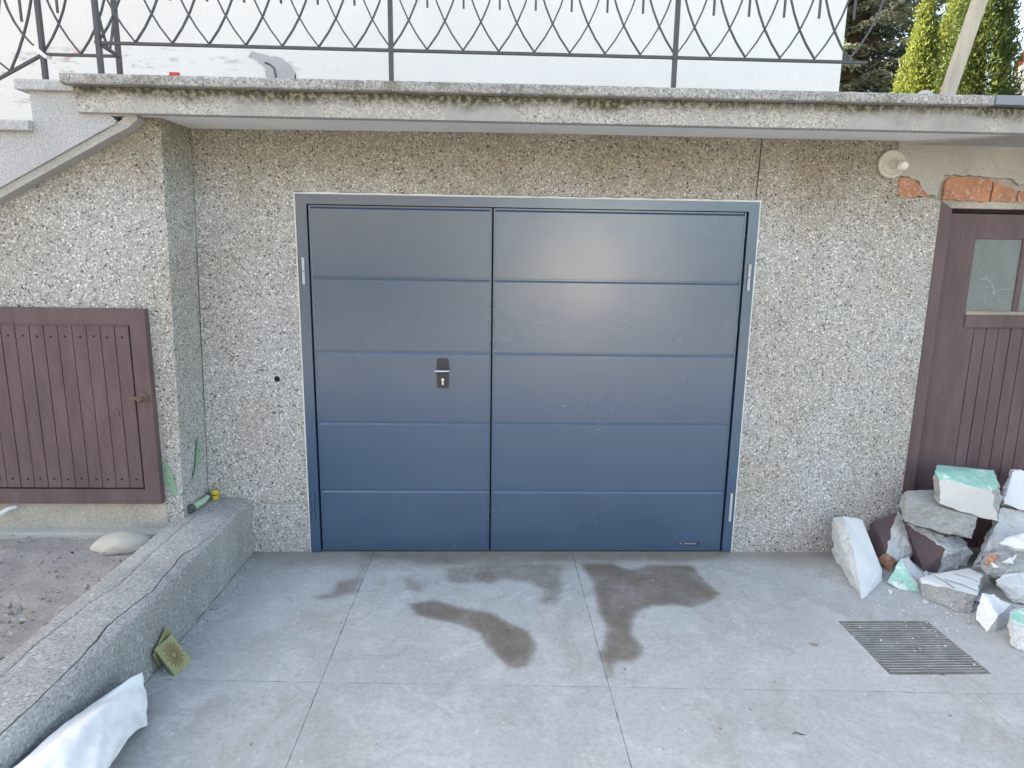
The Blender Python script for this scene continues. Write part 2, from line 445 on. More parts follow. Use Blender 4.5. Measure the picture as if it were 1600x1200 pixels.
# ================================================================== THE SETTING
W, H = 2.474, 2.017                                # garage opening
Z_COP = 2.472
def sdf_poly(P, poly):
    """signed distance (inside positive) of points P (n,2) to polygon"""
    poly = np.array(poly); d = np.full(len(P), 1e9); inside = np.zeros(len(P), bool)
    for i in range(len(poly)):
        a, b = poly[i], poly[(i + 1) % len(poly)]; e = b - a; w = P - a
        t = np.clip((w @ e) / max(e @ e, 1e-9), 0, 1)
        d = np.minimum(d, np.hypot(*(w - t[:, None] * e).T))
        c = ((a[1] > P[:, 1]) != (b[1] > P[:, 1])) & (P[:, 0] < (b[0] - a[0]) * (P[:, 1] - a[1]) / (b[1] - a[1] + 1e-12) + a[0])
        inside ^= c
    return np.where(inside, d, -d)
STAINS = [
(1.0,[[0.642,-0.585],[0.758,-0.546],[0.895,-0.62],[1.061,-0.676],[1.14,-0.771],[1.217,-0.822],[1.252,-0.928],[1.239,-1.0],[1.202,-1.101],[1.13,-1.109],[1.081,-1.033],[1.028,-0.944],[0.994,-0.85],[0.902,-0.774],[0.774,-0.728],[0.678,-0.685]]),
(1.0,[[1.554,-0.153],[1.726,-0.153],[1.825,-0.226],[1.964,-0.165],[2.202,-0.178],[2.205,-0.342],[2.241,-0.492],[2.161,-0.572],[2.051,-0.629],[1.958,-0.6],[1.852,-0.618],[1.756,-0.665],[1.727,-0.754],[1.701,-0.855],[1.725,-0.949],[1.713,-1.024],[1.653,-1.073],[1.595,-1.066],[1.563,-1.093],[1.551,-1.16],[1.529,-1.167],[1.532,-1.079],[1.513,-1.008],[1.55,-0.971],[1.591,-0.788],[1.574,-0.664],[1.588,-0.51],[1.59,-0.362]]),
(0.62,[[0.115,-0.501],[0.212,-0.477],[0.218,-0.351],[0.322,-0.298],[0.32,-0.157],[0.348,-0.128],[0.383,-0.477],[0.339,-0.501],[0.254,-0.548],[0.173,-0.56]]),
(0.85,[[0.93,-0.271],[0.995,-0.229],[1.075,-0.215],[1.1,-0.339],[1.049,-0.392],[0.946,-0.352]]),
(0.55,[[0.753,-0.186],[1.13,-0.128],[1.471,-0.158],[1.418,-0.576],[1.309,-0.644],[1.256,-0.552],[1.312,-0.456],[1.202,-0.379],[1.1,-0.353],[0.947,-0.404],[0.821,-0.404]]),
(0.48,[[0.537,-0.271],[0.728,-0.352],[0.705,-0.503],[0.588,-0.453]]),
(0.42,[[0.408,-0.415],[0.498,-0.428],[0.483,-0.49],[0.395,-0.477]]),
(0.42,[[2.684,-0.473],[2.791,-0.452],[2.801,-0.514],[2.696,-0.534]]),
(0.46,[[0.25,0.02],[2.50,0.02],[2.45,-0.10],[2.2,-0.15],[1.346,-0.14],[1.2,-.20],[0.7,-.19],[0.5,-0.12],[0.303,-0.12]]),
]
def wetness(P):
    out = np.zeros(len(P))
    for s, poly in STAINS:
        out = np.maximum(out, s * np.clip(.45 + sdf_poly(P, poly) / .07, 0, 1))
    return out

# ground to the horizon
bm = bmesh.new()
bmesh.ops.create_grid(bm, x_segments=1, y_segments=1, size=600)
for v in bm.verts: v.co.z = -.09
tag(finish('ground', bm, 'ground', recalc=False), 'bare gravelly ground around the house', kind='structure')

# driveway: joint filling underneath, cast slabs on top
bm = bmesh.new()
GX0, GX1, GY0, GY1 = 2.725, 3.165, -1.165, -.755
for (a, b, c, d) in ((-.6, GX0, -5.25, .12), (GX1, 5.2, -5.25, .12), (GX0, GX1, -5.25, GY0), (GX0, GX1, GY1, .12)):
    box(bm, a, b, c, d, -.085, -.004)
drive = finish('driveway', bm, 'joint_fill')
tag(drive, 'pale grey cast concrete driveway in front of the garage', kind='structure')
def yjoint(x): return -1.18 - .036 * (x - .1)
def slab(x0, x1, yt, yb, hole=None, fine=True):
    """one cast slab; yt / yb are functions of x or numbers"""
    g = .0003
    st = .025 if fine else .12
    xs = np.linspace(x0 + g, x1 - g, max(2, int((x1 - x0) / st)) + 1)
    ft = yt if callable(yt) else (lambda x: yt); fb = yb if callable(yb) else (lambda x: yb)
    nv = max(2, int(abs(ft(x0) - fb(x0)) / st)) + 1
    vs_ = np.linspace(0, 1, nv)
    if hole:
        xs = np.unique(np.concatenate([xs[(np.abs(xs - hole[0]) > .012) & (np.abs(xs - hole[1]) > .012)], [hole[0], hole[1]]]))
    bm = bmesh.new(); lay = bm.verts.layers.float.new('wet')
    grid = []
    for i, x in enumerate(xs):
        col = []
        t, b = ft(x) - g, fb(x) + g
        ys = t + (b - t) * vs_
        if hole:
            for hy in (hole[2], hole[3]):
                ys[np.argmin(np.abs(ys - hy))] = hy
        for j, y in enumerate(ys):
            edge = min(i, len(xs) - 1 - i, j, nv - 1 - j) == 0
            z = .0018 * mnoise.fractal(Vector((x * 2.2, y * 2.2, 0)), 1.0, 2.0, 4)
            jx = jy = 0
            if edge and fine:
                q = mnoise.noise_vector(Vector((x * 23, y * 23, 3.1)))
                jx = abs(q.x) * .0042 * (1 if i == 0 else -1 if i == len(xs) - 1 else 0); jy = abs(q.y) * .0042 * (-1 if j == 0 else 1 if j == nv - 1 else 0)
                z -= .0012
            col.append(bm.verts.new((x + jx, y + jy, z)))
        grid.append(col)
    P = np.array([(v.co.x, v.co.y) for c in grid for v in c]); wv = wetness(P)
    k = 0
    for c in grid:
        for v in c:
            v[lay] = wv[k]; k += 1
    for i in range(len(xs) - 1):
        for j in range(nv - 1):
            q = (grid[i][j], grid[i][j + 1], grid[i + 1][j + 1], grid[i + 1][j])
            if hole:
                cx = (xs[i] + xs[i + 1]) / 2; cy = sum(v.co.y for v in q) / 4
                if hole[0] < cx < hole[1] and hole[2] < cy < hole[3]: continue
            bm.faces.new(q)
    be = [e for e in bm.edges if e.is_boundary]
    r = bmesh.ops.extrude_edge_only(bm, edges=be)
    for v in [g_ for g_ in r['geom'] if isinstance(g_, bmesh.types.BMVert)]: v.co.z = -.03
    o = finish('concrete_slab', bm, 'floor', drive, smooth=False)
    return o
XJ = [-.335, .36, 1.527, 3.0, 5.2]
slab(-.335, .36, .1, yjoint); slab(.36, 1.527, .1, yjoint)
slab(1.527, 5.2, .1, yjoint, hole=(GX0, GX1, GY0, GY1))
for i in range(4):
    slab(XJ[i], XJ[i + 1], yjoint, -2.5)
    slab(XJ[i], XJ[i + 1], -2.5, -3.9, fine=False)
    slab(XJ[i], XJ[i + 1], -3.9, -5.25, fine=False)
# ------------------------------------------------------------------ the house
house = thing('house', 'house with pebbledash basement wall, concrete terrace and white upper wall', 'house')
# basement wall around the garage opening
bm = bmesh.new()
ZT = 2.40
X_IN_T, X_IN_B = -.512, -.573                     # inner corner leans a little
gx = .0                                            # opening edges
prism_y(bm, [(X_IN_B, -.08), (-.012, -.08), (-.012, .297), (-.25, .297), (X_IN_B + .003, .297)], 0, .22)
prism_y(bm, [(X_IN_B + .003, .3005), (-.25, .3005), (-.012, .2995), (-.012, ZT), (X_IN_T, ZT)], 0, .22)
prism_y(bm, [(-.012, H + .012), (2.452, H + .012), (2.458, ZT), (-.012, ZT)], 0, .22)
def jagged(pts, step, amp, seed):
    """open run of points with an irregular broken line"""
    out = []
    for i in range(len(pts) - 1):
        p0, p1 = Vector(pts[i]), Vector(pts[i + 1]); k = max(1, int((p1 - p0).length / step))
        for j in range(k):
            p = p0.lerp(p1, j / k); q = mnoise.noise_vector(Vector((p.x * 37, p.y * 37, seed)))
            out.append((p.x + q.x * amp, p.y + q.y * amp))
    return out + [pts[-1]]
edge = [(3.476, -.08), (3.474, 2.040)] + jagged([(3.472, 2.046), (3.43, 2.050), (3.36, 2.060), (3.30, 2.052), (3.228, 2.070), (3.224, 2.165), (3.202, 2.185), (3.198, 2.30)], .014, .006, 2) + [(3.199, ZT)]
prism_y(bm, [(W + .012, -.08)] + edge + [(2.4640, ZT), (2.4575, H + .012), (W + .012, H + .012)], 0, .22)
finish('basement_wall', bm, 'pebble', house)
# wall right of the cellar door
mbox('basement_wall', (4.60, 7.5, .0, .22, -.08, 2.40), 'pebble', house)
# the door gaps get their shade from a near-black backing sheet
# lintel zone above the cellar door: mortar bed, plaster skin, single bricks
mbox('lintel_mortar', (3.19, 4.60, .022, .22, 2.008, 2.40), 'mortar', house)
bm = bmesh.new()
# open outline: keep only the lower jagged run, close along the top
seg_pts = [(4.60, 2.150), (4.3, 2.155), (3.94, 2.140), (3.90, 2.135), (3.85, 2.170), (3.80, 2.165), (3.745, 2.172), (3.60, 2.178), (3.48, 2.176), (3.462, 2.14), (3.45, 2.065), (3.40, 2.075), (3.36, 2.10), (3.34, 2.14), (3.29, 2.165), (3.205, 2.172)]
run = jagged(seg_pts, .012, .009, 5)
run += [(3.203, 2.18), (3.203, 2.40), (4.60, 2.40)]
prism_y(bm, run, .004, .03)
finish('plaster_band', bm, 'plaster', house)
def brick(pts, y0, seed):
    bm = bmesh.new()
    prism_y(bm, rough_outline(pts, .012, .009, seed), y0, .05)
    bmesh.ops.recalc_face_normals(bm, faces=bm.faces[:])
    return finish('brick', bm, 'brick', house)
brick([(3.232, 2.070), (3.30, 2.058), (3.36, 2.066), (3.425, 2.052), (3.40, 2.075), (3.375, 2.09), (3.355, 2.125), (3.32, 2.15), (3.28, 2.160), (3.232, 2.158)], .008, 1)
brick([(3.487, 2.050), (3.745, 2.044), (3.742, 2.155), (3.70, 2.165), (3.52, 2.168), (3.487, 2.145)], .006, 2)
brick([(3.757, 2.045), (3.90, 2.047), (3.895, 2.085), (3.86, 2.12), (3.80, 2.125), (3.785, 2.152), (3.757, 2.145)], .008, 3)
brick([(3.91, 2.047), (4.15, 2.047), (4.15, 2.110), (4.02, 2.118), (3.91, 2.10)], .010, 4)
brick([(4.165, 2.047), (4.40, 2.047), (4.40, 2.13), (4.165, 2.14)], .010, 5)
# drilled hole in the wall
bm = bmesh.new(); lathe_y(bm, [(.016, -.001), (.013, -.0025), (.011, -.002)], -.147, 0, 1.025, 16)
finish('drill_hole', bm, 'gap', house)

# wall under the stair: proud of the garage wall, carries the wooden hatch
YP = -.29
bm = bmesh.new()
fr = [(-4.2, -.08), (-.585, -.08), (-.575, .35), (-.548, 1.4), (-.527, 2.40), (-.66, 2.40), (-4.2, .42)]
bk = [(-4.2, -.08), (X_IN_B - .002, -.08), (X_IN_B + .001, .35), (-.545, 1.4), (X_IN_T + .001, 2.40), (-.66, 2.40), (-4.2, .42)]
a = [bm.verts.new((x, YP, z)) for x, z in fr]; b = [bm.verts.new((x, .05, z)) for x, z in bk]
bm.faces.new(a); bm.faces.new(b[::-1])
for i in range(len(fr)):
    q = bm.faces.new((a[i], b[i], b[(i + 1) % len(fr)], a[(i + 1) % len(fr)]))
    if i == 1: q.material_index = 1
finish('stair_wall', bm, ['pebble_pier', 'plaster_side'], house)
# plastered strip and ledge below the hatch
mbox('plinth_strip', (-4.2, -.66, YP - .006, YP + .01, .262, .415), 'mortar', house)
bm = bmesh.new()
box(bm, -4.2, -.62, YP - .07, YP + .01, .10, .275, bevel=.012)
finish('plinth_ledge', bm, 'plaster', house)
# sprayed green paint, on the front and on the corner return
bm = bmesh.new()
pts = rough_outline([(-.655, .66), (-.62, .60), (-.60, .52), (-.598, .46), (-.618, .435), (-.642, .50), (-.655, .50)], .012, .008, 6)
f = bm.faces.new([bm.verts.new((x, YP - .003, z)) for x, z in pts]); bmesh.ops.triangulate(bm, faces=[f])
finish('spray_mark', bm, 'green_paint', house)
bm = bmesh.new()
pts = rough_outline([(-.12, .70), (-.09, .72), (-.10, .60), (-.13, .54), (-.20, .50), (-.16, .56)], .012, .006, 8)
f = bm.faces.new([bm.verts.new((-.569 + (z - .35) * .0257 + (y + .29) * .02 + .002, y, z)) for y, z in pts]); bmesh.ops.triangulate(bm, faces=[f])
finish('spray_mark', bm, 'green_paint', house)

# terrace slab, its edge beam, coping and soffit
YS = -.40
bm = bmesh.new()
box(bm, -.845, 7.5, YS, YS + .05, 2.318, 2.428, bevel=.004)
finish('slab_edge', bm, 'fascia', house)
bm = bmesh.new()      # slab body with a soffit that rises slightly to the wall
xs = [-.835, -.53, 2.447, 2.453, 3.17, 7.5]
zs = [2.335, 2.338, 2.364, 2.364, 2.366, 2.366]
fr = [bm.verts.new((x, YS + .051, 2.322)) for x in xs]; bk = [bm.verts.new((x, .30, z)) for x, z in zip(xs, zs)]
ft = [bm.verts.new((x, YS + .051, 2.432)) for x in xs]; bt = [bm.verts.new((x, .30, 2.432)) for x in xs]
for i in range(len(xs) - 1):
    bm.faces.new((fr[i], fr[i + 1], bk[i + 1], bk[i])); bm.faces.new((ft[i], bt[i], bt[i + 1], ft[i + 1]))
    bm.faces.new((fr[i], ft[i], ft[i + 1], fr[i + 1])); bm.faces.new((bk[i], bk[i + 1], bt[i + 1], bt[i]))
bm.faces.new((fr[0], bk[0], bt[0], ft[0])); bm.faces.new((fr[-1], ft[-1], bt[-1], bk[-1]))
finish('soffit', bm, 'soffit', house)
bm = bmesh.new()      # haunch of the soffit over the cellar door, darker plaster painting in its shade
hv = [(3.20, .02, 2.372), (3.55, YS + .055, 2.330), (7.4, YS + .055, 2.330), (7.4, .02, 2.372), (3.215, .02, 2.330), (3.57, YS + .056, 2.3185), (7.4, YS + .056, 2.3185), (7.4, .02, 2.325)]
hv = [bm.verts.new(q) for q in hv]
for f in ((0, 1, 2, 3), (4, 7, 6, 5), (0, 4, 5, 1), (1, 5, 6, 2), (2, 6, 7, 3), (3, 7, 4, 0)): bm.faces.new([hv[i] for i in f])
finish('soffit_haunch', bm, 'plaster_side', house)
def coping(name, x0, x1, y0, y1, z0, z1, mat='coping', seed=0):
    bm = bmesh.new()
    n = max(4, int((x1 - x0) / .03)); rows = []
    prof = [(y1, z0), (y0 + .004, z0), (y0, z0 + .006), (y0, z1 - .010), (y0 + .003, z1 - .003), (y0 + .010, z1), (y1, z1)]
    for i in range(n + 1):
        x = x0 + (x1 - x0) * i / n
        e = [mnoise.noise(Vector((x * 17 + seed, k * 3.1, 2))) * .0022 for k in range(len(prof))]
        rows.append([bm.verts.new((x, y + e[k] * (y < y1), z + e[(k + 2) % 7] * (y < y1))) for k, (y, z) in enumerate(prof)])
    for i in range(n):
        for k in range(len(prof)):
            k2 = (k + 1) % len(prof)
            bm.faces.new((rows[i][k], rows[i][k2], rows[i + 1][k2], rows[i + 1][k]))
    bm.faces.new(rows[0][::-1]); bm.faces.new(rows[-1])
    return finish(name, bm, mat, house)
coping('coping', -.875, 3.352, -.45, .05, 2.4285, Z_COP)
mbox('terrace_floor', (-.83, 7.5, .051, 1.25, 2.30, 2.462), 'step', house)
# sheet metal flashing carries the edge on to the right
bm = bmesh.new()
box(bm, 3.362, 7.5, -.445, .05, 2.432, 2.474, bevel=.003)
finish('flashing', bm, 'metal_flash', house)

# stair cheek with its stepped coping, running down to the left
YC = -.372
RI, TR = .174, .307
prof = [(-.60, 2.315), (-.60, 2.408), (-1.062, 2.408)]
x, z = -1.062, 2.408
for k in range(7):
    z -= RI; prof.append((x, z)); x -= TR; prof.append((x, z))
zb = prof[-1][1] - .2
prof += [(prof[-1][0], zb - .05)]
prof += [(-.735, 2.258), (-.70, 2.275), (-.69, 2.29), (-.71, 2.31)]
bm = bmesh.new(); prism_y(bm, prof, YC, .05)
finish('stair_cheek', bm, 'step', house)
bm = bmesh.new()       # rendered drip strip along the underside
prism_y(bm, [(-.60, 2.318), (-.655, 2.318), (-.672, 2.296), (-.733, 2.2575), (prof[-5][0], prof[-5][1] - .0005), (prof[-5][0], prof[-5][1] - .032), (-.715, 2.228), (-.645, 2.262), (-.60, 2.30)], YC + .012, YP - .0)
finish('drip_strip', bm, 'plaster_side', house)
x, z = -1.10, 2.4085
coping('stair_coping', -1.105, -.848, -.405, .05, z, z + .046, 'step', 3)
for k in range(6):
    z -= RI
    coping('stair_coping', -1.064 - TR * (k + 1) - .04, -1.0645 - TR * k, -.405, .05, z, z + .046, 'step', 5 + k)
# stair steps behind the cheek
for k in range(6):
    mbox('stair_step', (-1.064 - TR * (k + 1), -1.064 - TR * k, .051, 1.19, 1.0 - .1 * k, 2.454 - RI * (k + 1)), 'step', house)
mbox('stair_landing', (-1.064, -.831, .051, 1.19, 1.6, 2.455), 'step', house)

# upper storey
YU = 1.2
XR = 3.46
bm = bmesh.new()
box(bm, -15, XR, YU, 6.0, -.1, 9.4)
finish('upper_wall', bm, 'white_wall', house)
bm = bmesh.new()
pts = rough_outline([(-.62, 3.02), (-.60, 3.055), (-.54, 3.045), (-.48, 3.03), (-.42, 3.03), (-.36, 2.99), (-.32, 2.93), (-.31, 2.80), (-.50, 2.80), (-.52, 2.95), (-.57, 3.00)], .02, .012, 3)
f = bm.faces.new([bm.verts.new((x, YU - .003, z)) for x, z in pts]); bmesh.ops.triangulate(bm, faces=[f])
finish('plaster_patch', bm, 'patch', house)
bm = bmesh.new(); tube(bm, [(-.515, YU - .006, 2.985), (-.48, YU - .006, 2.975), (-.455, YU - .006, 2.95), (-.445, YU - .006, 2.90), (-.44, YU - .006, 2.82)], .006, 6)
finish('wall_crack', bm, 'dark_rubber', house)
bm = bmesh.new()
f = bm.faces.new([bm.verts.new((x, YU - .003, z)) for x, z in [(-1.85, 2.985), (-1.735, 3.045), (-1.73, 3.03), (-1.84, 2.968)]])
finish('paint_mark', bm, 'red_mark', house)
bm = bmesh.new()
prism_y(bm, [(-15.4, 9.401), (XR + .3, 9.401), (XR + .3, 9.52), (-15.4, 9.52)], .85, 6.3)
v = [bm.verts.new(q) for q in ((-15.4, .85, 9.521), (XR + .3, .85, 9.521), (XR + .3, 6.3, 9.521), (-15.4, 6.3, 9.521), (-13.5, 3.6, 10.7), (XR - 2, 3.6, 10.7))]
for f in ((0, 1, 5, 4), (1, 2, 5), (2, 3, 4, 5), (3, 0, 4)): bm.faces.new([v[i] for i in f])
finish('roof', bm, 'roof', house)

# ------------------------------------------------------------------ planting bed and its low wall
bm = bmesh.new()
nx, ny = 70, 95
gr = []
for i in range(nx + 1):
    row = []
    for j in range(ny + 1):
        x = -3.3 + (2.69) * i / nx; y = YP - .02 - 3.2 * j / ny
        n_ = mnoise.fractal(Vector((x * 5, y * 5, 1)), .8, 2.1, 6)
        row.append(bm.verts.new((x, y, .245 + .016 * n_ - .03 * max(0, (x + .9)) * .6)))
    gr.append(row)
for i in range(nx):
    for j in range(ny):
        bm.faces.new((gr[i][j], gr[i][j + 1], gr[i + 1][j + 1], gr[i + 1][j]))
tag(finish('soil', bm, 'soil', smooth=True), 'dry bare soil of the raised bed beside the low wall', kind='structure')

CT = [(-.0, -.538), (-.219, -.535), (-.333, -.514), (-.447, -.526), (-.569, -.524), (-.736, -.521), (-.915, -.510), (-1.038, -.509), (-1.164, -.536), (-1.271, -.543), (-1.425, -.556), (-1.625, -.542), (-2.2, -.55), (-3.6, -.545)]
CE = [(0, -.352), (-.5, -.352), (-.627, -.350), (-.728, -.382), (-.882, -.365), (-1.059, -.352), (-1.205, -.372), (-1.316, -.380), (-1.417, -.367), (-1.563, -.356), (-1.677, -.354), (-1.9, -.36), (-2.4, -.37), (-3.6, -.36)]
lowwall = thing('low_wall', 'low concrete retaining wall with long cracks between bed and driveway', 'wall')
def curve(tab, y, s):
    ys = [-t[0] for t in tab]; xs = [t[1] for t in tab]
    return float(np.interp(-y, ys, xs)) + .006 * mnoise.fractal(Vector((y * 14, s, 0)), .7, 2.2, 4)
ZW = .336
def strip(name, left, right, zl, zr, z0):
    bm = bmesh.new(); rows = []
    Y = np.linspace(.0, -3.6, 181)
    for y in Y:
        l, r = left(y), right(y)
        k = 6; row = []
        jz = lambda x: .0035 * mnoise.fractal(Vector((x * 9, y * 9, 4)), .8, 2, 4)
        row.append(bm.verts.new((l, y, z0)))
        for q in range(k + 1):
            x = l + (r - l) * q / k; z = zl(y) + (zr(y) - zl(y)) * q / k + jz(x)
            if q in (0, k): z -= .0035
            row.append(bm.verts.new((x, y, z)))
        row.append(bm.verts.new((r, y, z0)))
        rows.append(row)
    n = len(rows[0])
    for i in range(len(Y) - 1):
        for k in range(n):
            bm.faces.new((rows[i][k], rows[i][(k + 1) % n], rows[i + 1][(k + 1) % n], rows[i + 1][k]))
    bm.faces.new(rows[0]); bm.faces.new(rows[-1][::-1])
    return finish(name, bm, 'kerb', lowwall)
gapw = lambda y: .0002 + .0032 * min(1, max(0, (-y - .2) / .15)) * (.6 + .5 * abs(mnoise.noise(Vector((y * 5, 0, 7)))))
gape = lambda y: .0002 + .0045 * min(1, max(0, (-y - .58) / .1)) * (.5 + .8 * abs(mnoise.noise(Vector((y * 4, 3, 7)))))
strip('cracked_top', lambda y: -.618 + .004 * mnoise.noise(Vector((y * 6, 0, 0))), lambda y: curve(CT, y, 1) - gapw(y), lambda y: ZW - .010, lambda y: ZW, .24)
strip('wall_top', lambda y: curve(CT, y, 1) + gapw(y), lambda y: curve(CE, y, 2) - gape(y), lambda y: ZW + .001, lambda y: ZW - .004, .24)
strip('cracked_edge', lambda y: curve(CE, y, 2) + gape(y), lambda y: -.327 + .004 * mnoise.noise(Vector((y * 7, 1, 0))), lambda y: ZW - .006, lambda y: ZW - .022 - .006 * abs(mnoise.noise(Vector((y * 6, 0, 2)))), .24)
bm = bmesh.new()
rows = []
for y in np.linspace(0, -3.6, 121):
    row = [(-.614, -.08)] + [(-.614, .26)] + [(-.338 + .006 * mnoise.fractal(Vector((y * 8, z * 8, 9)), .8, 2, 4), z) for z in (.26, .2, .14, .08, .03, -.08)]
    rows.append([bm.verts.new((x, y, z)) for x, z in row])
for i in range(len(rows) - 1):
    for k in range(len(rows[0])):
        k2 = (k + 1) % len(rows[0])
        bm.faces.new((rows[i][k], rows[i][k2], rows[i + 1][k2], rows[i + 1][k]))
bm.faces.new(rows[0]); bm.faces.new(rows[-1][::-1])
finish('wall_body', bm, 'kerb', lowwall)

# ================================================================== THINGS
# ------------------------------------------------------------------ garage door
gd = thing('garage_door', 'anthracite blue double-leaf steel garage door with horizontal panels', 'garage door', (W / 2, 0, 0))
bm = bmesh.new()
FY0, FY1 = -.014, .08
prism_y(bm, [(0, .004), (.056, .004), (.056, 1.968), (2.420, 1.968), (2.420, .004), (W, .004), (W, H), (0, H)], FY0, FY1)
bmesh.ops.bevel(bm, geom=[e for e in bm.edges if abs(e.verts[0].co.y - FY0) < 1e-4 and abs(e.verts[1].co.y - FY0) < 1e-4], offset=.002, segments=2, affect='EDGES')
frame = finish('door_frame', bm, 'door', gd)
bm = bmesh.new()
def wob(x, z): return .0035 * mnoise.noise(Vector((x * 19, z * 19, 1)))
def seal_run(bm, a, b, nrm):
    n = max(2, int(math.hypot(b[0] - a[0], b[1] - a[1]) / .03)); ri = []
    for i in range(n + 1):
        x = a[0] + (b[0] - a[0]) * i / n; z = a[1] + (b[1] - a[1]) * i / n; w = .0095 + wob(x, z)
        ri.append([bm.verts.new(q) for q in ((x, -.012, z), (x + nrm[0] * w, -.004, z + nrm[1] * w), (x + nrm[0] * w, .02, z + nrm[1] * w), (x, .02, z))])
    for i in range(n):
        for k in range(4): bm.faces.new((ri[i][k], ri[i][(k + 1) % 4], ri[i + 1][(k + 1) % 4], ri[i + 1][k]))
    bm.faces.new(ri[0][::-1]); bm.faces.new(ri[-1])
seal_run(bm, (-.0005, .0), (-.0005, H), (-1, 0)); seal_run(bm, (W + .0005, .0), (W + .0005, H), (1, 0)); seal_run(bm, (-.010, H + .0005), (W + .010, H + .0005), (0, 1))
finish('sealant', bm, 'seal', frame)
mbox('gap_shade_backing', (.03, W - .03, .030, .05, .006, 1.99), 'gap', gd)  # near-black sheet painting the shade in the door gaps
ZP = [.010, .384, .786, 1.188, 1.590, 1.961]
def leaf(x0, x1, label):
    lf = mbox('door_leaf', (x0, x1, .002, .028, .009, 1.962), 'door', gd)
    lf['label'] = label
    bw = .010
    for a, b in ((x0, x0 + bw), (x1 - bw, x1)):
        bm = bmesh.new(); box(bm, a, b, -.007, .001, .0095, 1.9615, bevel=.0018); finish('edge_strip', bm, 'door', lf)
    for i in range(5):
        za, zb = ZP[i], ZP[i + 1]
        bm = bmesh.new()
        prof = [(.001, za + .001), (-.0045, za + .001), (-.0060, za + .0025), (-.0060, zb - .018), (-.0052, zb - .0160), (.0005, zb - .0075), (.001, zb - .0075)]
        xa, xb = x0 + bw + .0005, x1 - bw - .0005
        n = 24; rows = []
        for k in range(n + 1):
            x = xa + (xb - xa) * k / n
            rows.append([bm.verts.new((x, y, z)) for y, z in prof])
        for k in range(n):
            for q in range(len(prof)):
                q2 = (q + 1) % len(prof)
                bm.faces.new((rows[k][q], rows[k][q2], rows[k + 1][q2], rows[k + 1][q]))
        bm.faces.new(rows[0]); bm.faces.new(rows[-1][::-1])
        finish('panel', bm, 'door', lf)
    return lf
lf1 = leaf(.0655, 1.0355, 'narrow left leaf carrying the handle')
lf2 = leaf(1.0445, 2.4085, 'wide right leaf with a small maker plate')
def rbox(name, x0, x1, y0, y1, z0, z1, r, mat, parent, seg=4):
    """plate with rounded outline"""
    pts = []
    for cx, cz, a0 in ((x1 - r, z1 - r, 0), (x0 + r, z1 - r, 90), (x0 + r, z0 + r, 180), (x1 - r, z0 + r, 270)):
        for k in range(seg + 1):
            a = radians(a0 + 90 * k / seg); pts.append((cx + r * math.cos(a), cz + r * math.sin(a)))
    bm = bmesh.new(); fs = prism_y(bm, pts, y0, y1)
    bmesh.ops.bevel(bm, geom=list(fs[0].edges), offset=min(.0025, (y1 - y0) * .3), segments=2, affect='EDGES')
    return finish(name, bm, mat, parent)
rbox('lock_plate', .7375, .8015, -.019, -.0062, .984, 1.150, .012, 'black_plastic', lf1)
rbox('handle_neck', .752, .787, -.048, -.0192, 1.072, 1.094, .006, 'black_plastic', lf1)
bm = bmesh.new()
bmesh.ops.create_uvsphere(bm, u_segments=20, v_segments=10, radius=1)
for v in bm.verts: v.co = Vector((.768 + v.co.x * .046, -.053 + v.co.y * .013, 1.087 + v.co.z * .0085))
finish('handle', bm, 'chrome', lf1, smooth=True)
rbox('lock_cylinder', .7615, .7775, -.0215, -.0192, 1.023, 1.041, .0075, 'chrome', lf1)
rbox('lock_cylinder', .7645, .7745, -.0212, -.0191, 1.003, 1.0225, .004, 'chrome', lf1)
rbox('maker_plate', 2.150, 2.284, -.0085, -.0062, .045, .067, .006, 'black_plastic', lf2)
bm = bmesh.new()
prism_y(bm, [(2.160, .0625), (2.166, .0625), (2.1705, .058), (2.175, .0625), (2.181, .0625), (2.1705, .0505)], -.0092, -.0086)
x = 2.193
for w_ in (.007, .006, .006, .007, .005, .006, .007, .006, .006):
    box(bm, x, x + w_, -.0092, -.0086, .0525, .0600); x += w_ + .002
finish('maker_lettering', bm, 'badge_text', lf2)
def hinge(x, z0, z1, n, mat):
    h = None
    L = (z1 - z0) / n
    for k in range(n):
        bm = bmesh.new(); tube(bm, [(x, -.020, z0 + k * L + .002), (x, -.020, z0 + (k + 1) * L - .002)], .0075, 10)
        if h is None: h = finish('hinge', bm, mat, gd)
        else: finish('hinge_knuckle', bm, mat, h)
hinge(.029, 1.545, 1.69, 2, 'hinge'); hinge(2.445, 1.545, 1.69, 2, 'hinge')
hinge(.026, .20, .375, 3, 'door'); hinge(2.449, .20, .375, 3, 'hinge')

# ------------------------------------------------------------------ wooden hatch on the left
YH = YP
ht = thing('wooden_hatch', 'brown painted board hatch with frame under the stair on the left', 'hatch', (-1.25, YH, .42))
XA, XB, ZA, ZB = -1.86, -.664, .421, 1.428
bm = bmesh.new()
fw = .078
prism_y(bm, [(XA, ZA), (XB, ZA), (XB - fw, ZA + fw), (XA + fw, ZA + fw)], YH - .040, YH)
finish('frame_rail', bm, 'brown', ht)
bm = bmesh.new(); prism_y(bm, [(XA, ZB), (XA + fw, ZB - fw), (XB - fw, ZB - fw), (XB, ZB)], YH - .0395, YH)
finish('frame_rail', bm, 'brown', ht)
bm = bmesh.new(); prism_y(bm, [(XB, ZA + .001), (XB, ZB - .001), (XB - fw + .001, ZB - fw), (XB - fw + .001, ZA + fw)], YH - .0405, YH)
finish('frame_post', bm, 'brown', ht)
bm = bmesh.new(); prism_y(bm, [(XA, ZA + .001), (XA + fw - .001, ZA + fw), (XA + fw - .001, ZB - fw), (XA, ZB - .001)], YH - .0405, YH)
finish('frame_post', bm, 'brown', ht)
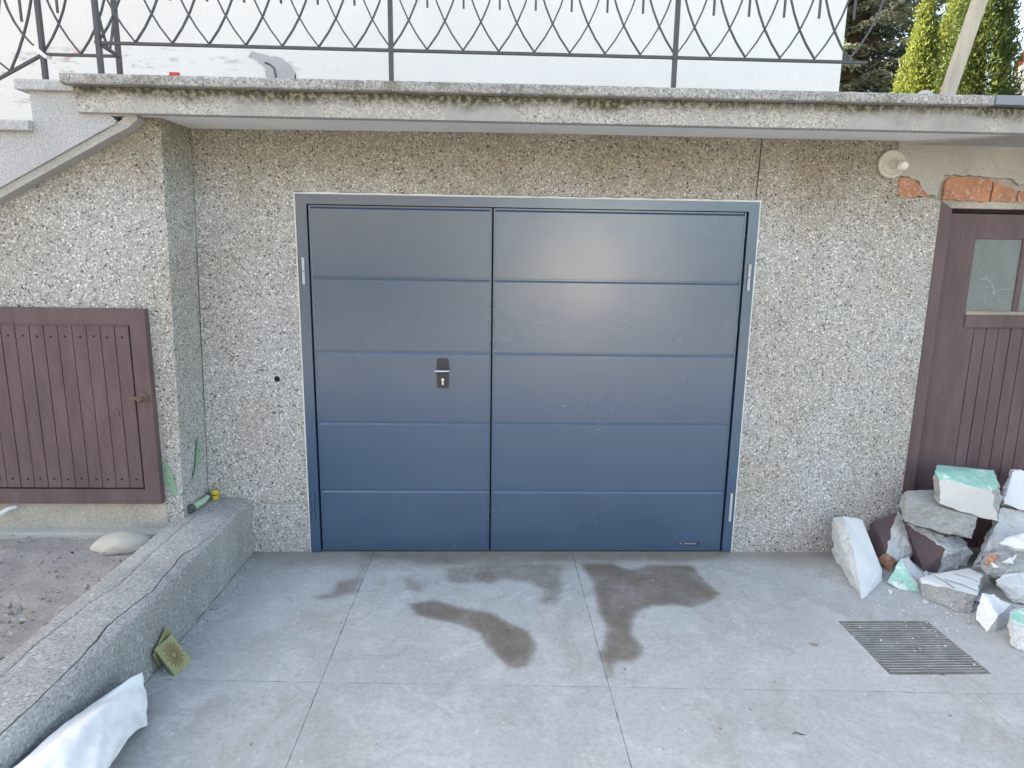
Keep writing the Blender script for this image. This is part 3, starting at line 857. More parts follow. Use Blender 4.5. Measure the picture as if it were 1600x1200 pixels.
mbox('backing', (XA + fw, XB - fw, YH - .012, YH - .001, ZA + fw, ZB - fw), 'brown_dark', ht)
bx = -.752; bwid = .0685
while bx - bwid > XA + fw:
    x1 = bx; x0 = bx - bwid + .0028 + random.uniform(0, .0015)
    dy = random.uniform(0, .003)
    bm = bmesh.new(); box(bm, x0, x1, YH - .034 - dy, YH - .013, ZA + fw + .008, ZB - fw - .010, bevel=.002)
    b = finish('board', bm, 'brown', ht)
    for zz in (ZA + fw + .055, ZB - fw - .062):
        bm = bmesh.new(); lathe_y(bm, [(.0055, -.0005), (.0045, -.0018), (.003, -.0012)], (x0 + x1) / 2 + random.uniform(-.004, .004), YH - .034 - dy, zz + random.uniform(-.003, .003), 10)
        finish('screw', bm, 'gap', b)
    bx -= bwid
mbox('cover_ledge', (XA + fw + .004, -.748, YH - .036, YH - .013, ZB - fw - .0095, ZB - fw - .001), 'brown', ht)
bm = bmesh.new(); lathe_y(bm, [(.024, 0), (.026, -.004), (.024, -.010), (.014, -.014), (.013, -.030), (.018, -.036), (.012, -.046), (.0, -.048)][:-1], -.709, YH - .0405, .985, 16)
box(bm, -.77, -.70, YH - .058, YH - .050, .975, .993, bevel=.002)
finish('bolt_knob', bm, 'rust', ht)
bm = bmesh.new(); lathe_y(bm, [(.020, 0), (.020, -.004), (.012, -.006), (.010, -.004)], -.852, YH - .036, .903, 18)
finish('keyhole_cover', bm, 'brown', ht)

# ------------------------------------------------------------------ cellar door on the right
cd = thing('cellar_door', 'brown boarded wooden cellar door with clouded window behind the rubble', 'door', (4.04, .05, 0))
bm = bmesh.new(); prism_y(bm, [(3.479, -.01), (3.548, -.01), (3.548, 2.002), (3.479, 2.046)], .008, .12)
finish('door_jamb', bm, 'brown', cd)
bm = bmesh.new(); prism_y(bm, [(4.528, -.01), (4.597, -.01), (4.597, 2.046), (4.528, 2.002)], .008, .12)
finish('door_jamb', bm, 'brown', cd)
mbox('door_head', (3.549, 4.527, .075, .14, 1.99, 2.007), 'brown_dark', cd)  # dark gap brown, the head's shade put into its colour
mbox('gap_shade_backing', (3.549, 4.527, .105, .13, 0, 1.989), 'brown_dark', cd)
YD = .052
lf = mbox('door_leaf', (3.566, 4.512, YD + .016, YD + .045, .006, 1.984), 'brown', cd)
def wood(name, x0, x1, z0, z1, y0=YD, mat='brown'):
    bm = bmesh.new(); box(bm, x0, x1, y0, YD + .0155, z0, z1, bevel=.003)
    return finish(name, bm, mat, lf)
wood('stile', 3.567, 3.738, .007, 1.983); wood('stile', 4.345, 4.511, .007, 1.983)
wood('top_rail', 3.7385, 4.3445, 1.848, 1.982, YD + .001)
wood('middle_rail', 3.7385, 4.3445, 1.352, 1.424, YD - .006)
wood('weathered_ledge', 3.7395, 4.3435, 1.4245, 1.446, YD - .004, 'worn_wood')
wood('window_bar', 4.012, 4.047, 1.4465, 1.8475, YD + .002)
x = 3.7388
while x < 4.34:
    x1 = min(x + .0722, 4.3442)
    bm = bmesh.new(); box(bm, x, x1 - .0045, YD + .004 + random.uniform(0, .002), YD + .0155, .012, 1.3515, bevel=.0015)
    finish('board', bm, 'brown', lf); x += .0722
def pane_mesh(x0, x1):
    bm = bmesh.new(); box(bm, x0, x1, YD + .010, YD + .0155, 1.4465, 1.8475); return finish('pane', bm, 'pane', lf)
pn = pane_mesh(3.739, 4.0115); pane_mesh(4.0475, 4.344)
bm = bmesh.new()
for pts in ([(3.80, 1.625), (3.83, 1.628), (3.858, 1.618), (3.878, 1.598), (3.890, 1.572), (3.893, 1.548)], [(3.893, 1.555), (3.92, 1.566), (3.95, 1.572), (3.985, 1.574)], [(3.885, 1.553), (3.90, 1.546)]):
    tube(bm, [(a, YD + .0092, c) for a, c in pts], .0006, 5)
finish('scratch', bm, 'seal', pn)

# ------------------------------------------------------------------ wall lamp
lp = thing('wall_lamp', 'round white porcelain lamp holder with small opal bulb by the terrace soffit', 'lamp', (3.168, 0, 2.226))
bm = bmesh.new(); lathe_y(bm, [(.072, .0), (.074, -.012), (.070, -.022), (.060, -.026), (.056, -.018), (.040, -.014), (.034, -.020)], 3.168, -.0005, 2.226, 40)
finish('lamp_base', bm, 'porcelain', lp, smooth=True)
bm = bmesh.new(); tube(bm, [(3.168, -.018, 2.226), (3.180, -.055, 2.215)], [.027, .024], 20)
finish('socket', bm, 'porcelain', lp, smooth=False)
bm = bmesh.new()
bmesh.ops.create_uvsphere(bm, u_segments=20, v_segments=12, radius=.026)
for v in bm.verts: v.co = Vector((3.187, -.080, 2.208)) + Vector((v.co.x, v.co.y * 1.35, v.co.z))
finish('bulb', bm, 'bulb', lp, smooth=True)

# ------------------------------------------------------------------ terrace railing
WN = .1646
RZ, RY = 2.628, -.34
TOPZ = RZ + 2 * 2.73 * WN
rl = thing('terrace_railing', 'dark iron railing of interlaced arches along the white wall terrace', 'railing', (0, RY, Z_COP))
def rl_part(name, bm, mat='iron', parent=None): return finish(name, bm, mat, parent or rl)
def arc_pts(sgn, slope=0.0, n=14, hmax=None):
    mm, rr_ = 2.73 * WN, 4.22 * WN; out = []
    hm = hmax or 2 * mm
    for i in range(n + 1):
        h = hm * i / n
        dx = WN - rr_ + math.sqrt(max(0, rr_ * rr_ - (h - mm) ** 2))
        dx = max(dx, 0)
        out.append((sgn * dx, h + slope * sgn * dx))
    return out
arc_me = {}
for sgn in (-1, 1):
    bm = bmesh.new(); flatbar(bm, [(a, .004 * sgn, h) for a, h in arc_pts(sgn)], .0065, .010, (0, 1, 0))
    bmesh.ops.recalc_face_normals(bm, faces=bm.faces[:])
    me = bpy.data.meshes.new('curved_bar'); bm.to_mesh(me); bm.free(); me.materials.append(MT['iron']); arc_me[sgn] = me
bm = bmesh.new(); flatbar(bm, [(0, 0, .185), (0, 0, 2 * 2.73 * WN)], .009, .009, (0, 1, 0))
sp_me = bpy.data.meshes.new('spike'); bmesh.ops.recalc_face_normals(bm, faces=bm.faces[:]); bm.to_mesh(sp_me); bm.free(); sp_me.materials.append(MT['iron'])
def rl_inst(name, me, x, y, z, parent=rl):
    o = bpy.data.objects.new(name, me); C.objects.link(o); o.parent = parent
    o.location = Vector((x, y, z)) - parent.location
    return o
XP0 = -.752
for k in range(0, 22):
    x = XP0 + k * WN
    if x > 2.72: break
    for sgn in (-1, 1):
        if (k == 0 and sgn < 0): continue
        rl_inst('curved_bar', arc_me[sgn], x, RY, RZ + .008)
    if k > 0: rl_inst('spike', sp_me, x + .004, RY, RZ)
bm = bmesh.new(); flatbar(bm, [(XP0, RY, RZ), (2.79, RY, RZ)], .0115, .016, (0, 1, 0)); rl_part('bottom_rail', bm)
bm = bmesh.new(); flatbar(bm, [(XP0, RY, TOPZ), (2.9, RY, TOPZ)], .016, .04, (0, 1, 0)); rl_part('top_rail', bm)
for x in (XP0, XP0 + 8 * WN, XP0 + 16 * WN):
    bm = bmesh.new(); box(bm, x - .0105, x + .0105, RY - .0105, RY + .0105, Z_COP - .01, TOPZ - .009, bevel=.002)
    p = rl_part('post', bm)
    bm = bmesh.new(); box(bm, x - .014, x + .014, RY - .012, RY + .012, RZ - .008, RZ + .008, bevel=.004); rl_part('weld_bead', bm, 'iron', p)
# corner return and the stair side
YR2, XR2 = -.145, -.772
bm = bmesh.new(); box(bm, XR2 - .0105, XR2 + .0105, YR2 - .0105, YR2 + .0105, Z_COP - .02, TOPZ, bevel=.002); rl_part('post', bm)
bm = bmesh.new(); flatbar(bm, [(XP0, RY, RZ - .002), (XR2 + .004, YR2 + .01, RZ - .002)], .012, .014, (1, 0, 0)); rl_part('bottom_rail', bm)
for sgn in (-1, 1):
    bm = bmesh.new()
    y0 = (RY + YR2) / 2
    flatbar(bm, [(XP0 - .01 + .004 * sgn, y0 + a * .58, RZ + h) for a, h in arc_pts(sgn)], .0065, .010, (1, 0, 0)); rl_part('curved_bar', bm)
XS = -1.128
bm = bmesh.new(); flatbar(bm, [(XS, YR2, RZ), (XR2, YR2, RZ)], .012, .014, (0, 1, 0)); rl_part('bottom_rail', bm)
bm = bmesh.new(); box(bm, XS - .0105, XS + .0105, YR2 - .0105, YR2 + .0105, 2.45, TOPZ, bevel=.002); rl_part('post', bm)
for x in (XS, XS + .178):
    for sgn in (-1, 1):
        if x == XS and sgn < 0: continue
        rl_inst('curved_bar', arc_me[sgn], x, YR2, RZ + .008)
    rl_inst('spike', sp_me, x + .09, YR2, RZ)
SL = .515
bm = bmesh.new(); flatbar(bm, [(XS, YR2, RZ), (XS - 1.6, YR2, RZ - 1.6 * SL)], .012, .014, (0, 1, 0)); rl_part('bottom_rail', bm)
bm = bmesh.new(); flatbar(bm, [(XS, YR2, TOPZ), (XS - 1.6, YR2, TOPZ - 1.6 * SL)], .016, .04, (0, 1, 0)); rl_part('top_rail', bm)
sl_me = {}
for sgn in (-1, 1):
    bm = bmesh.new(); flatbar(bm, [(a, .004 * sgn, h) for a, h in arc_pts(sgn, SL)], .007, .011, (0, 1, 0))
    bmesh.ops.recalc_face_normals(bm, faces=bm.faces[:])
    me = bpy.data.meshes.new('curved_bar'); bm.to_mesh(me); bm.free(); me.materials.append(MT['iron']); sl_me[sgn] = me
for k in range(0, 9):
    x = XS - k * WN
    for sgn in (-1, 1):
        if k == 0 and sgn > 0: continue
        rl_inst('curved_bar', sl_me[sgn], x, YR2, RZ + .008 - k * WN * SL)
    rl_inst('spike', sp_me, x - WN / 2, YR2, RZ - (k + .5) * WN * SL)
rb = thing('tied_ribbon', 'short white ribbon tied round the stair railing post', 'ribbon', (XS, YR2, RZ))
bm = bmesh.new(); flatbar(bm, [(XS - .026, YR2 - .020, RZ + .028), (XS - .008, YR2 - .024, RZ + .014), (XS + .012, YR2 - .024, RZ - .006), (XS + .026, YR2 - .018, RZ - .018)], .016, .006, (0, 1, 0)); finish('ribbon_loop', bm, 'seal', rb)
bm = bmesh.new(); flatbar(bm, [(XS + .024, YR2 - .018, RZ - .014), (XS + .026, YR2 + .02, RZ - .012)], .014, .005, (1, 0, 0)); finish('ribbon_tail', bm, 'seal', rb)
tag(mbox('plastic_scrap', (-.440, -.395, -.36, -.345, 2.4735, 2.508), 'red', bevel=.004), 'small red plastic scrap lying on the terrace coping', 'scrap')
bm = bmesh.new(); bmesh.ops.create_icosphere(bm, subdivisions=3, radius=1)
for v in bm.verts:
    n_ = 1 + .15 * mnoise.noise(v.co * 1.7); v.co = Vector((3.115, -.30, 2.49)) + Vector((v.co.x * .045, v.co.y * .04, v.co.z * .032)) * n_
tag(finish('pebble_stone', bm, 'rock', smooth=True), 'small pale pebble on the coping in front of the thujas', 'stone')

# ------------------------------------------------------------------ floor grating
gt = thing('drain_grating', 'rusty steel bar grating set in the concrete driveway', 'grating', ((GX0 + GX1) / 2, (GY0 + GY1) / 2, 0))
bm = bmesh.new()
for d in ((GX0 + .001, GX1 - .001, GY0 + .001, GY0 + .012), (GX0 + .001, GX1 - .001, GY1 - .012, GY1 - .001), (GX0 + .001, GX0 + .012, GY0 + .0121, GY1 - .0121), (GX1 - .012, GX1 - .001, GY0 + .0121, GY1 - .0121)):
    box(bm, *d, -.05, .0005)
finish('grating_frame', bm, 'joint_fill', gt)
nb = 21
bar_me = None
for k in range(nb):
    y = GY0 + .022 + (GY1 - GY0 - .044) * k / (nb - 1)
    if bar_me is None:
        bm = bmesh.new(); box(bm, -.2135, .2135, -.0034, .0034, -.009, .0, bevel=.0008); bmesh.ops.recalc_face_normals(bm, faces=bm.faces[:])
        bar_me = bpy.data.meshes.new('grating_bar'); bm.to_mesh(bar_me); bm.free(); bar_me.materials.append(MT['grate'])
    o = bpy.data.objects.new('grating_bar', bar_me); C.objects.link(o); o.parent = gt
    o.location = Vector(((GX0 + GX1) / 2, y, .001 + random.uniform(-.001, .0012))) - gt.location
mbox('drain_pit', (GX0 + .002, GX1 - .002, GY0 + .002, GY1 - .002, -.084, -.078), 'pit', gt)

# ------------------------------------------------------------------ rubble
CH = {
'A':[[3.013,-0.1,0.262],[3.056,-0.14,0.286],[3.192,-0.1,0.247],[3.005,-0.36,0.172],[3.18,-0.25,0.081],[3.193,-0.33,0.052],[3.182,-0.36,0.0],[2.989,-0.53,0.003],[2.956,-0.56,-0.001],[3.061,-0.07,0.0],[3.246,-0.03,0.0]],
'B':[[3.421,-0.06,0.278],[3.302,-0.03,0.206],[3.278,-0.03,0.117],[3.266,-0.17,0.038],[3.28,-0.22,0.101],[3.345,-0.22,0.055],[3.506,-0.08,0.171],[3.516,-0.12,0.074],[3.428,-0.17,0.0],[3.33,-0.04,0.0],[3.46,-0.05,0.0]],
'Bb':[[3.262,-0.176,0.039],[3.277,-0.226,0.099],[3.292,-0.247,0.001],[3.338,-0.229,0.053],[3.365,-0.17,0.006],[3.30,-0.16,0.0]],
'C':[[3.31,-0.3,0.102],[3.187,-0.4,0.013],[3.214,-0.46,0.001],[3.309,-0.48,0.0],[3.338,-0.38,0.04],[3.378,-0.27,0.091],[3.418,-0.36,0.022],[3.365,-0.42,0.0],[3.244,-0.34,0.0]],
'D':[[3.574,-0.28,0.149],[3.559,-0.27,0.0],[3.558,-0.15,0.198],[3.462,-0.08,0.219],[3.51,-0.12,0.006],[3.49,-0.25,0.0],[3.759,-0.2,0.12],[3.794,-0.2,0.084],[3.782,-0.18,0.0],[3.808,-0.08,0.128]],
'E':[[3.331,-0.25,0.429],[3.723,-0.28,0.342],[3.705,-0.28,0.221],[3.656,-0.28,0.214],[3.348,-0.24,0.294],[3.348,-0.18,0.338],[3.411,-0.1,0.392],[3.457,-0.06,0.412],[3.627,-0.04,0.405],[3.907,-0.06,0.311],[3.60,-.05,.23]],
'F':[[3.438,-0.3,0.605],[3.576,-0.12,0.587],[3.926,-0.1,0.548],[3.798,-0.3,0.523],[3.716,-0.36,0.516],[3.581,-0.36,0.551],[3.435,-0.34,0.576],[3.485,-0.3,0.42],[3.65,-0.3,0.391],[3.768,-0.3,0.347],[3.848,-0.28,0.312],[3.823,-0.3,0.458],[3.51,-0.22,0.434]],
'H':[[4.038,-0.1,0.556],[4.262,-0.1,0.511],[4.164,-0.25,0.319],[3.909,-0.22,0.39],[3.953,-0.15,0.439],[4.089,-0.03,0.526],[4.335,-0.02,0.496],[4.006,-0.1,0.335]],
'I':[[3.929,-0.2,0.363],[4.19,-0.22,0.322],[4.121,-0.35,0.0],[3.771,-0.3,0.121],[3.79,-0.22,0.0],[3.938,-0.12,0.257],[4.361,-0.05,0.196],[4.033,-0.05,0.296],[4.3,-.1,0.0]],
'J':[[3.773,-0.4,0.246],[3.853,-0.36,0.261],[4.07,-0.36,0.306],[4.002,-0.45,0.24],[3.814,-0.44,0.225],[4.027,-0.30,0.218],[3.95,-0.36,0.166]],
'K':[[3.623,-0.46,0.147],[3.677,-0.42,0.175],[3.799,-0.36,0.172],[4.11,-0.34,0.178],[3.983,-0.5,0.102],[3.713,-0.5,0.102],[3.664,-0.48,0.095],[4.016,-0.35,0.075],[3.77,-0.4,0.0],[3.934,-0.42,0.0]],
'L':[[3.627,-0.58,0.119],[3.708,-0.52,0.123],[3.836,-0.51,0.128],[4.002,-0.51,0.091],[3.861,-0.66,0.0],[3.729,-0.6,0.009],[3.691,-0.56,0.047],[3.98,-0.5,0.0]],
'M':[[3.441,-0.72,0.125],[3.53,-0.68,0.102],[3.599,-0.72,0.063],[3.534,-0.8,0.002],[3.429,-0.85,0.0],[3.385,-0.855,0.0],[3.387,-0.78,0.014],[3.417,-0.74,0.075],[3.458,-0.82,0.065],[3.60,-0.70,0.0]],
'N':[[3.48,-0.85,0.102],[3.612,-0.80,0.091],[3.751,-0.8,0.099],[3.595,-0.98,0.077],[3.423,-0.95,0.1],[3.437,-0.9,0.102],[3.401,-0.97,0.008],[3.409,-1.0,0.0],[3.549,-1.05,0.0],[3.652,-0.9,0.0]],
'G':[[3.319,-0.46,0.071],[3.42,-0.4,0.062],[3.661,-0.36,0.075],[3.677,-0.44,0.082],[3.459,-0.67,0.0],[3.428,-0.69,0.0],[3.371,-0.68,0.0],[3.327,-0.58,0.0],[3.286,-0.53,0.0],[3.297,-0.5,0.012],[3.464,-0.66,0.082],[3.301,-0.5,0.059],[3.378,-0.58,0.08],[3.657,-0.46,0.0]],
}
def chunk_mesh(name, pts, default, rules=(), amp=.008, seed=0):
    """broken lump: hull of its corners; painted faces stay flat, broken faces are rough"""
    bm = bmesh.new()
    for p in pts: bm.verts.new(p)
    r = bmesh.ops.convex_hull(bm, input=bm.verts[:])
    junk = list({g for g in r['geom_interior'] + r['geom_unused'] if isinstance(g, bmesh.types.BMVert)})
    bmesh.ops.delete(bm, geom=[v for v in junk if v.is_valid and not v.link_faces], context='VERTS')
    bmesh.ops.dissolve_limit(bm, angle_limit=radians(14), verts=bm.verts[:], edges=bm.edges[:])
    bmesh.ops.recalc_face_normals(bm, faces=bm.faces[:])
    mats = [default]
    for f in bm.faces:
        for mat, d, thr in rules:
            if f.normal.dot(Vector(d).normalized()) > thr:
                if mat not in mats: mats.append(mat)
                f.material_index = mats.index(mat); break
    bmesh.ops.triangulate(bm, faces=bm.faces[:])
    for lim in (.06, .035, .022, .014):
        long_ = [e for e in bm.edges if e.calc_length() > lim]
        if not long_: continue
        bmesh.ops.subdivide_edges(bm, edges=long_, cuts=1)
        bmesh.ops.triangulate(bm, faces=[f for f in bm.faces if len(f.verts) > 3])
    bm.normal_update()
    mv = {}
    for v in bm.verts:
        ms = {f.material_index for f in v.link_faces}
        painted = [f for f in v.link_faces if f.material_index > 0]
        q = Vector((mnoise.fractal(v.co * 16 + Vector((seed, 0, 0)), .75, 2.1, 5), mnoise.fractal(v.co * 16 + Vector((0, seed, 5)), .75, 2.1, 5), mnoise.fractal(v.co * 16 + Vector((3, 0, seed)), .75, 2.1, 5)))
        rid = mnoise.ridged_multi_fractal(v.co * 9 + Vector((seed, 2, 0)), 1.0, 2.2, 4, 1.0, 2.0) - 1.1
        fq = mnoise.fractal(v.co * 55 + Vector((seed, 1, 1)), .9, 2.0, 3)
        if not painted: dv = q * amp * 1.5 + v.normal * (rid * amp * 1.1 + fq * .0028)
        elif 0 in ms or len(ms) > 1:
            dv = q * amp * 1.4 - v.normal * max(0, rid) * amp * .5
            for f in painted: dv -= f.normal * dv.dot(f.normal) * .95
        else: dv = q * amp * .06
        mv[v] = dv
    for v, dv in mv.items():
        v.co += dv
        if v.co.z < .002: v.co.z = .002
    return bm, mats
def chunk(key, name, label, cat, default, rules=(), group='rubble in front of the cellar door', **kw):
    bm, mats = chunk_mesh(name, CH[key], default, rules, seed=len(key) * 3 + ord(key[0]), **kw)
    o = finish(name, bm, mats)
    return tag(o, label, cat, group)
chunk('A', 'wall_fragment', 'white painted wall fragment leaning nearest the garage door', 'rubble', 'chunk_pale', [('chunk_white', (.75, -.5, .45), .72)])
cb = chunk('B', 'wall_fragment', 'plum painted fragment with orange brick corner leaning on the pebbledash', 'rubble', 'chunk_pale', [('chunk_brown', (-.75, -.6, .2), .55)])
bm, mats = chunk_mesh('brick_corner', CH['Bb'], 'brick', amp=.003, seed=3); finish('brick_corner', bm, mats, cb)
chunk('C', 'plaster_shard', 'small mint green plaster shard on the ground left of the broken white slab', 'rubble', 'chunk_pale', [('chunk_mint', (-.35, -.75, .55), .72)], amp=.004)
chunk('D', 'wall_fragment', 'plum painted block lying under the grey block', 'rubble', 'chunk_pale', [('chunk_brown', (-.8, -.6, -.1), .55)])
chunk('E', 'concrete_block', 'long grey concrete block stacked beneath the mint topped fragment', 'rubble', 'chunk_grey', [('chunk_pale', (0, .2, 1), .75)])
chunk('F', 'wall_fragment', 'mint topped fragment on the very top of the rubble pile', 'rubble', 'chunk_grey', [('chunk_mint', (0, -.2, 1), .8), ('chunk_white', (-.15, -1, .0), .86)])
chunk('H', 'wall_fragment', 'white painted block leaning against the door at the right edge', 'rubble', 'chunk_pale', [('chunk_white', (.1, -.75, .6), .8)])
chunk('I', 'wall_fragment', 'large pale slab sloping below the white block at the right edge', 'rubble', 'chunk_pale', [])
chunk('J', 'plaster_shard', 'small white shard lying on the brick flecked lump', 'rubble', 'chunk_white', [], amp=.007)
ck = chunk('K', 'mortar_lump', 'grey mortar lump with brick fleck beside the broken white slab', 'rubble', 'chunk_grey', [('chunk_pale', (.3, .2, 1), .85)], amp=.010)
bm, mats = chunk_mesh('brick_fleck', [[3.655, -.455, .150], [3.70, -.425, .180], [3.76, -.41, .182], [3.72, -.47, .138], [3.68, -.43, .12], [3.74, -.40, .15]], 'brick', amp=.004, seed=5); finish('brick_fleck', bm, mats, ck)
chunk('L', 'plaster_shard', 'pale fragment at the right edge under the mortar lump', 'rubble', 'chunk_pale', [('chunk_white', (0, .0, 1), .8)])
chunk('M', 'wall_fragment', 'lone white angular fragment nearest the grating corner', 'rubble', 'chunk_white', [('chunk_pale', (.3, -.9, .0), .75)], amp=.004)
chunk('N', 'wall_fragment', 'front mint topped fragment at the right edge of the driveway', 'rubble', 'chunk_pale', [('chunk_mint', (0, -.15, 1), .9)])
cg = chunk('G', 'broken_slab', 'low white broken slab with dark cracks behind the grating', 'rubble', 'chunk_grey', [('chunk_white', (0, -.1, 1), .86)])
bm = bmesh.new()
for pts, w_ in (([(3.395, -.455, .0), (3.405, -.53, 0), (3.40, -.60, 0)], .006), ([(3.42, -.50, 0), (3.47, -.56, 0), (3.495, -.63, 0)], .007), ([(3.52, -.43, 0), (3.56, -.48, 0), (3.58, -.54, 0)], .003)):
    flatbar(bm, [(a + .004 * mnoise.noise(Vector((a * 60, b * 60, k_))), b, .0835 + (b + .5) * -.03) for k_ in (1,) for a, b in zip(np.interp(np.linspace(0, 2, 15), [0, 1, 2], [q[0] for q in pts]), np.interp(np.linspace(0, 2, 15), [0, 1, 2], [q[1] for q in pts]))], w_ * .7, .003, (0, 0, 1))
finish('crack_line', bm, 'chunk_grey', cg)
# loose bits of plaster on the mortar lump
for k, (x, y, z, s) in enumerate([(3.705, -.478, .152, .022), (3.775, -.455, .168, .033), (3.825, -.44, .176, .026)]):
    pts = [Vector((x, y, z)) + Vector((random.uniform(-1, 1) * s * 1.3, random.uniform(-.6, .6) * s, random.uniform(-.5, .6) * s)) for _ in range(9)]
    bm, mats = chunk_mesh('plaster_crumb', pts, 'chunk_white', amp=.003, seed=k)
    tag(finish('plaster_crumb', bm, mats), ['leftmost white crumb on the grey mortar lump', 'middle and largest white crumb on the mortar lump', 'right hand white crumb on the grey mortar lump'][k], 'rubble', 'rubble in front of the cellar door')
# small fragments spilled between the big pieces
for k, (x, y, s_) in enumerate([(3.13, -.50, .020), (3.235, -.42, .024), (3.44, -.33, .028), (3.26, -.60, .014), (3.54, -.60, .024), (3.36, -.78, .016), (3.30, -.70, .012), (3.56, -.55, .03), (3.60, -.62, .02), (3.20, -.30, .022), (3.47, -.93, .012), (3.10, -.68, .011), (3.60, -.34, .035), (3.33, -.26, .030), (3.50, -.72, .022), (3.66, -.70, .034), (3.60, -.90, .028)]):
    pts = [Vector((x, y, s_ * .7)) + Vector((random.uniform(-1, 1) * s_, random.uniform(-1, 1) * s_, random.uniform(-.7, .8) * s_)) for _ in range(10)]
    bm, mats = chunk_mesh('plaster_fragment', pts, random.choice(['chunk_white', 'chunk_pale', 'chunk_grey']), amp=.003, seed=k + 20)
    tag(finish('plaster_fragment', bm, mats), ['tiny fragment beside the foot of the white leaning slab', 'fragment between the white leaning slab and the mint shard', 'fragment tucked behind the low broken slab', 'tiny fragment between the grating and the mint shard', 'fragment between the broken slab and the lone white lump', 'tiny fragment on the ground right of the grating corner', 'tiny fragment just behind the grating edge', 'largest loose fragment in the gap behind the lone white lump', 'fragment touching the back of the lone white lump', 'fragment under the plum painted piece with the brick corner', 'tiny fragment in front of the lone white lump', 'tiny fragment near the back left corner of the grating', 'fragment wedged behind the right end of the broken slab', 'fragment between the brick corner and the mint shard', 'small fragment against the left side of the lone white lump', 'fragment wedged between the lone white lump and the right edge pieces', 'fragment beside the front mint topped piece'][k], 'rubble', 'small spilled fragments')
# fine crumbs nobody could count
bm = bmesh.new()
def crumb(x, y, s, mi=0, z=0.0):
    r = bmesh.ops.create_icosphere(bm, subdivisions=1, radius=s)
    off = Vector((x, y, z + s * .45)); k = random.random() * 50
    for v in r['verts']:
        v.co = off + Vector((v.co.x * 1.2, v.co.y, v.co.z * .6)) * (1 + .5 * mnoise.noise(v.co * (1 / s) + Vector((k, 0, 0))))
    for f in {f for v in r['verts'] for f in v.link_faces}: f.material_index = mi
for _ in range(240):
    a = random.gauss(3.36, .22); b = random.gauss(-.72, .16)
    if a < 2.95 and b > -.6: continue
    crumb(a, b, random.choice([.0012, .0015, .002, .0025, .004]))
for _ in range(26): crumb(random.uniform(2.74, 3.15), random.uniform(GY0 + .02, GY1 - .02), random.choice([.0015, .002, .004]), z=.001)
for _ in range(26): crumb(random.uniform(.0, 3.0), random.uniform(-2.2, -.2), random.choice([.0025, .003, .0035]))
for _ in range(30): crumb(random.uniform(.0, 3.2), random.uniform(-2.3, -.2), random.choice([.0025, .003, .004]), 1)
for _ in range(60): crumb(-.32 + abs(random.gauss(0, .03)), random.uniform(-1.3, -.02), random.choice([.002, .003, .004]), random.choice([0, 1]))
tag(finish('plaster_crumbs', bm, ['chunk_white', 'joint_fill']), 'white crumbs and grit strewn over the driveway and grating', kind='stuff')

# ------------------------------------------------------------------ things on the left
bm = bmesh.new(); bmesh.ops.create_icosphere(bm, subdivisions=4, radius=1)
for v in bm.verts:
    n_ = 1 + .10 * mnoise.fractal(v.co * 1.3 + Vector((4, 0, 0)), .9, 2, 3)
    p = Vector((v.co.x, v.co.y, max(v.co.z, -.75))) * n_
    v.co = Vector((-.805, -.475, .268)) + Vector((p.x * .135 * (1 - .1 * p.z), p.y * .085, p.z * .055 + p.x * .006))
tag(finish('field_stone', bm, 'rock', smooth=True), 'smooth pale stone on the soil against the low wall', 'stone')
hs = thing('hose_end', 'pale green hose end with dark cap on the low wall', 'hose', (-.54, -.12, ZW))
hp = [(-.562, -.215, ZW + .0195), (-.556, -.170, ZW + .0195), (-.550, -.115, ZW + .0195), (-.545, -.07, ZW + .026)]
bm = bmesh.new(); tube(bm, hp, [.017, .0185, .018, .012], 14); finish('hose_tube', bm, 'hose', hs, smooth=False)
bm = bmesh.new(); tube(bm, [(-.570, -.250, ZW + .0225), (-.5625, -.216, ZW + .0215)], [.020, .021], 14); finish('hose_cap', bm, 'dark_rubber', hs)
bm = bmesh.new(); tube(bm, [(-.545, -.07, ZW + .026), (-.535, -.045, ZW + .034), (-.522, -.03, ZW + .028)], [.011, .010, .013], 10); finish('hose_tip', bm, 'dark_rubber', hs)
cn = thing('hose_connector', 'yellow plastic hose connector standing on the low wall', 'connector', (-.517, -.035, ZW))
bm = bmesh.new()
prof = [(.018, 0), (.019, .004), (.019, .020), (.016, .024)]
def lathe_z(bm, prof, c, seg=20):
    rings = [[bm.verts.new((c[0] + r * math.cos(2 * math.pi * k / seg), c[1] + r * math.sin(2 * math.pi * k / seg), c[2] + z)) for k in range(seg)] for r, z in prof]
    for i in range(len(rings) - 1):
        for k in range(seg): bm.faces.new((rings[i][k], rings[i][(k + 1) % seg], rings[i + 1][(k + 1) % seg], rings[i + 1][k]))
    bm.faces.new(rings[0][::-1]); bm.faces.new(rings[-1])
lathe_z(bm, prof, (-.517, -.035, ZW)); finish('connector_base', bm, 'yellow', cn)
bm = bmesh.new(); lathe_z(bm, [(.0165, .0245), (.0165, .028)], (-.517, -.035, ZW)); finish('connector_ring', bm, 'gap', cn)
bm = bmesh.new(); lathe_z(bm, [(.019, .0285), (.022, .033), (.022, .044), (.018, .053), (.011, .056), (.010, .050)], (-.517, -.035, ZW)); finish('connector_head', bm, 'yellow', cn)
bm = bmesh.new(); lathe_z(bm, [(.0098, .0502), (.009, .0515)], (-.517, -.035, ZW)); finish('connector_bore', bm, 'gap', cn)
bm = bmesh.new(); tube(bm, [(-1.395, YP - .042, .405), (-1.43, YP - .06, .398), (-1.47, YP - .085, .37), (-1.50, YP - .10, .32), (-1.56, YP - .13, .275), (-1.7, YP - .2, .258)], [.009, .012, .013, .013, .013, .013], 12)
tag(finish('cable', bm, 'cable', smooth=True), 'short white cable coming out below the wooden hatch', 'cable')
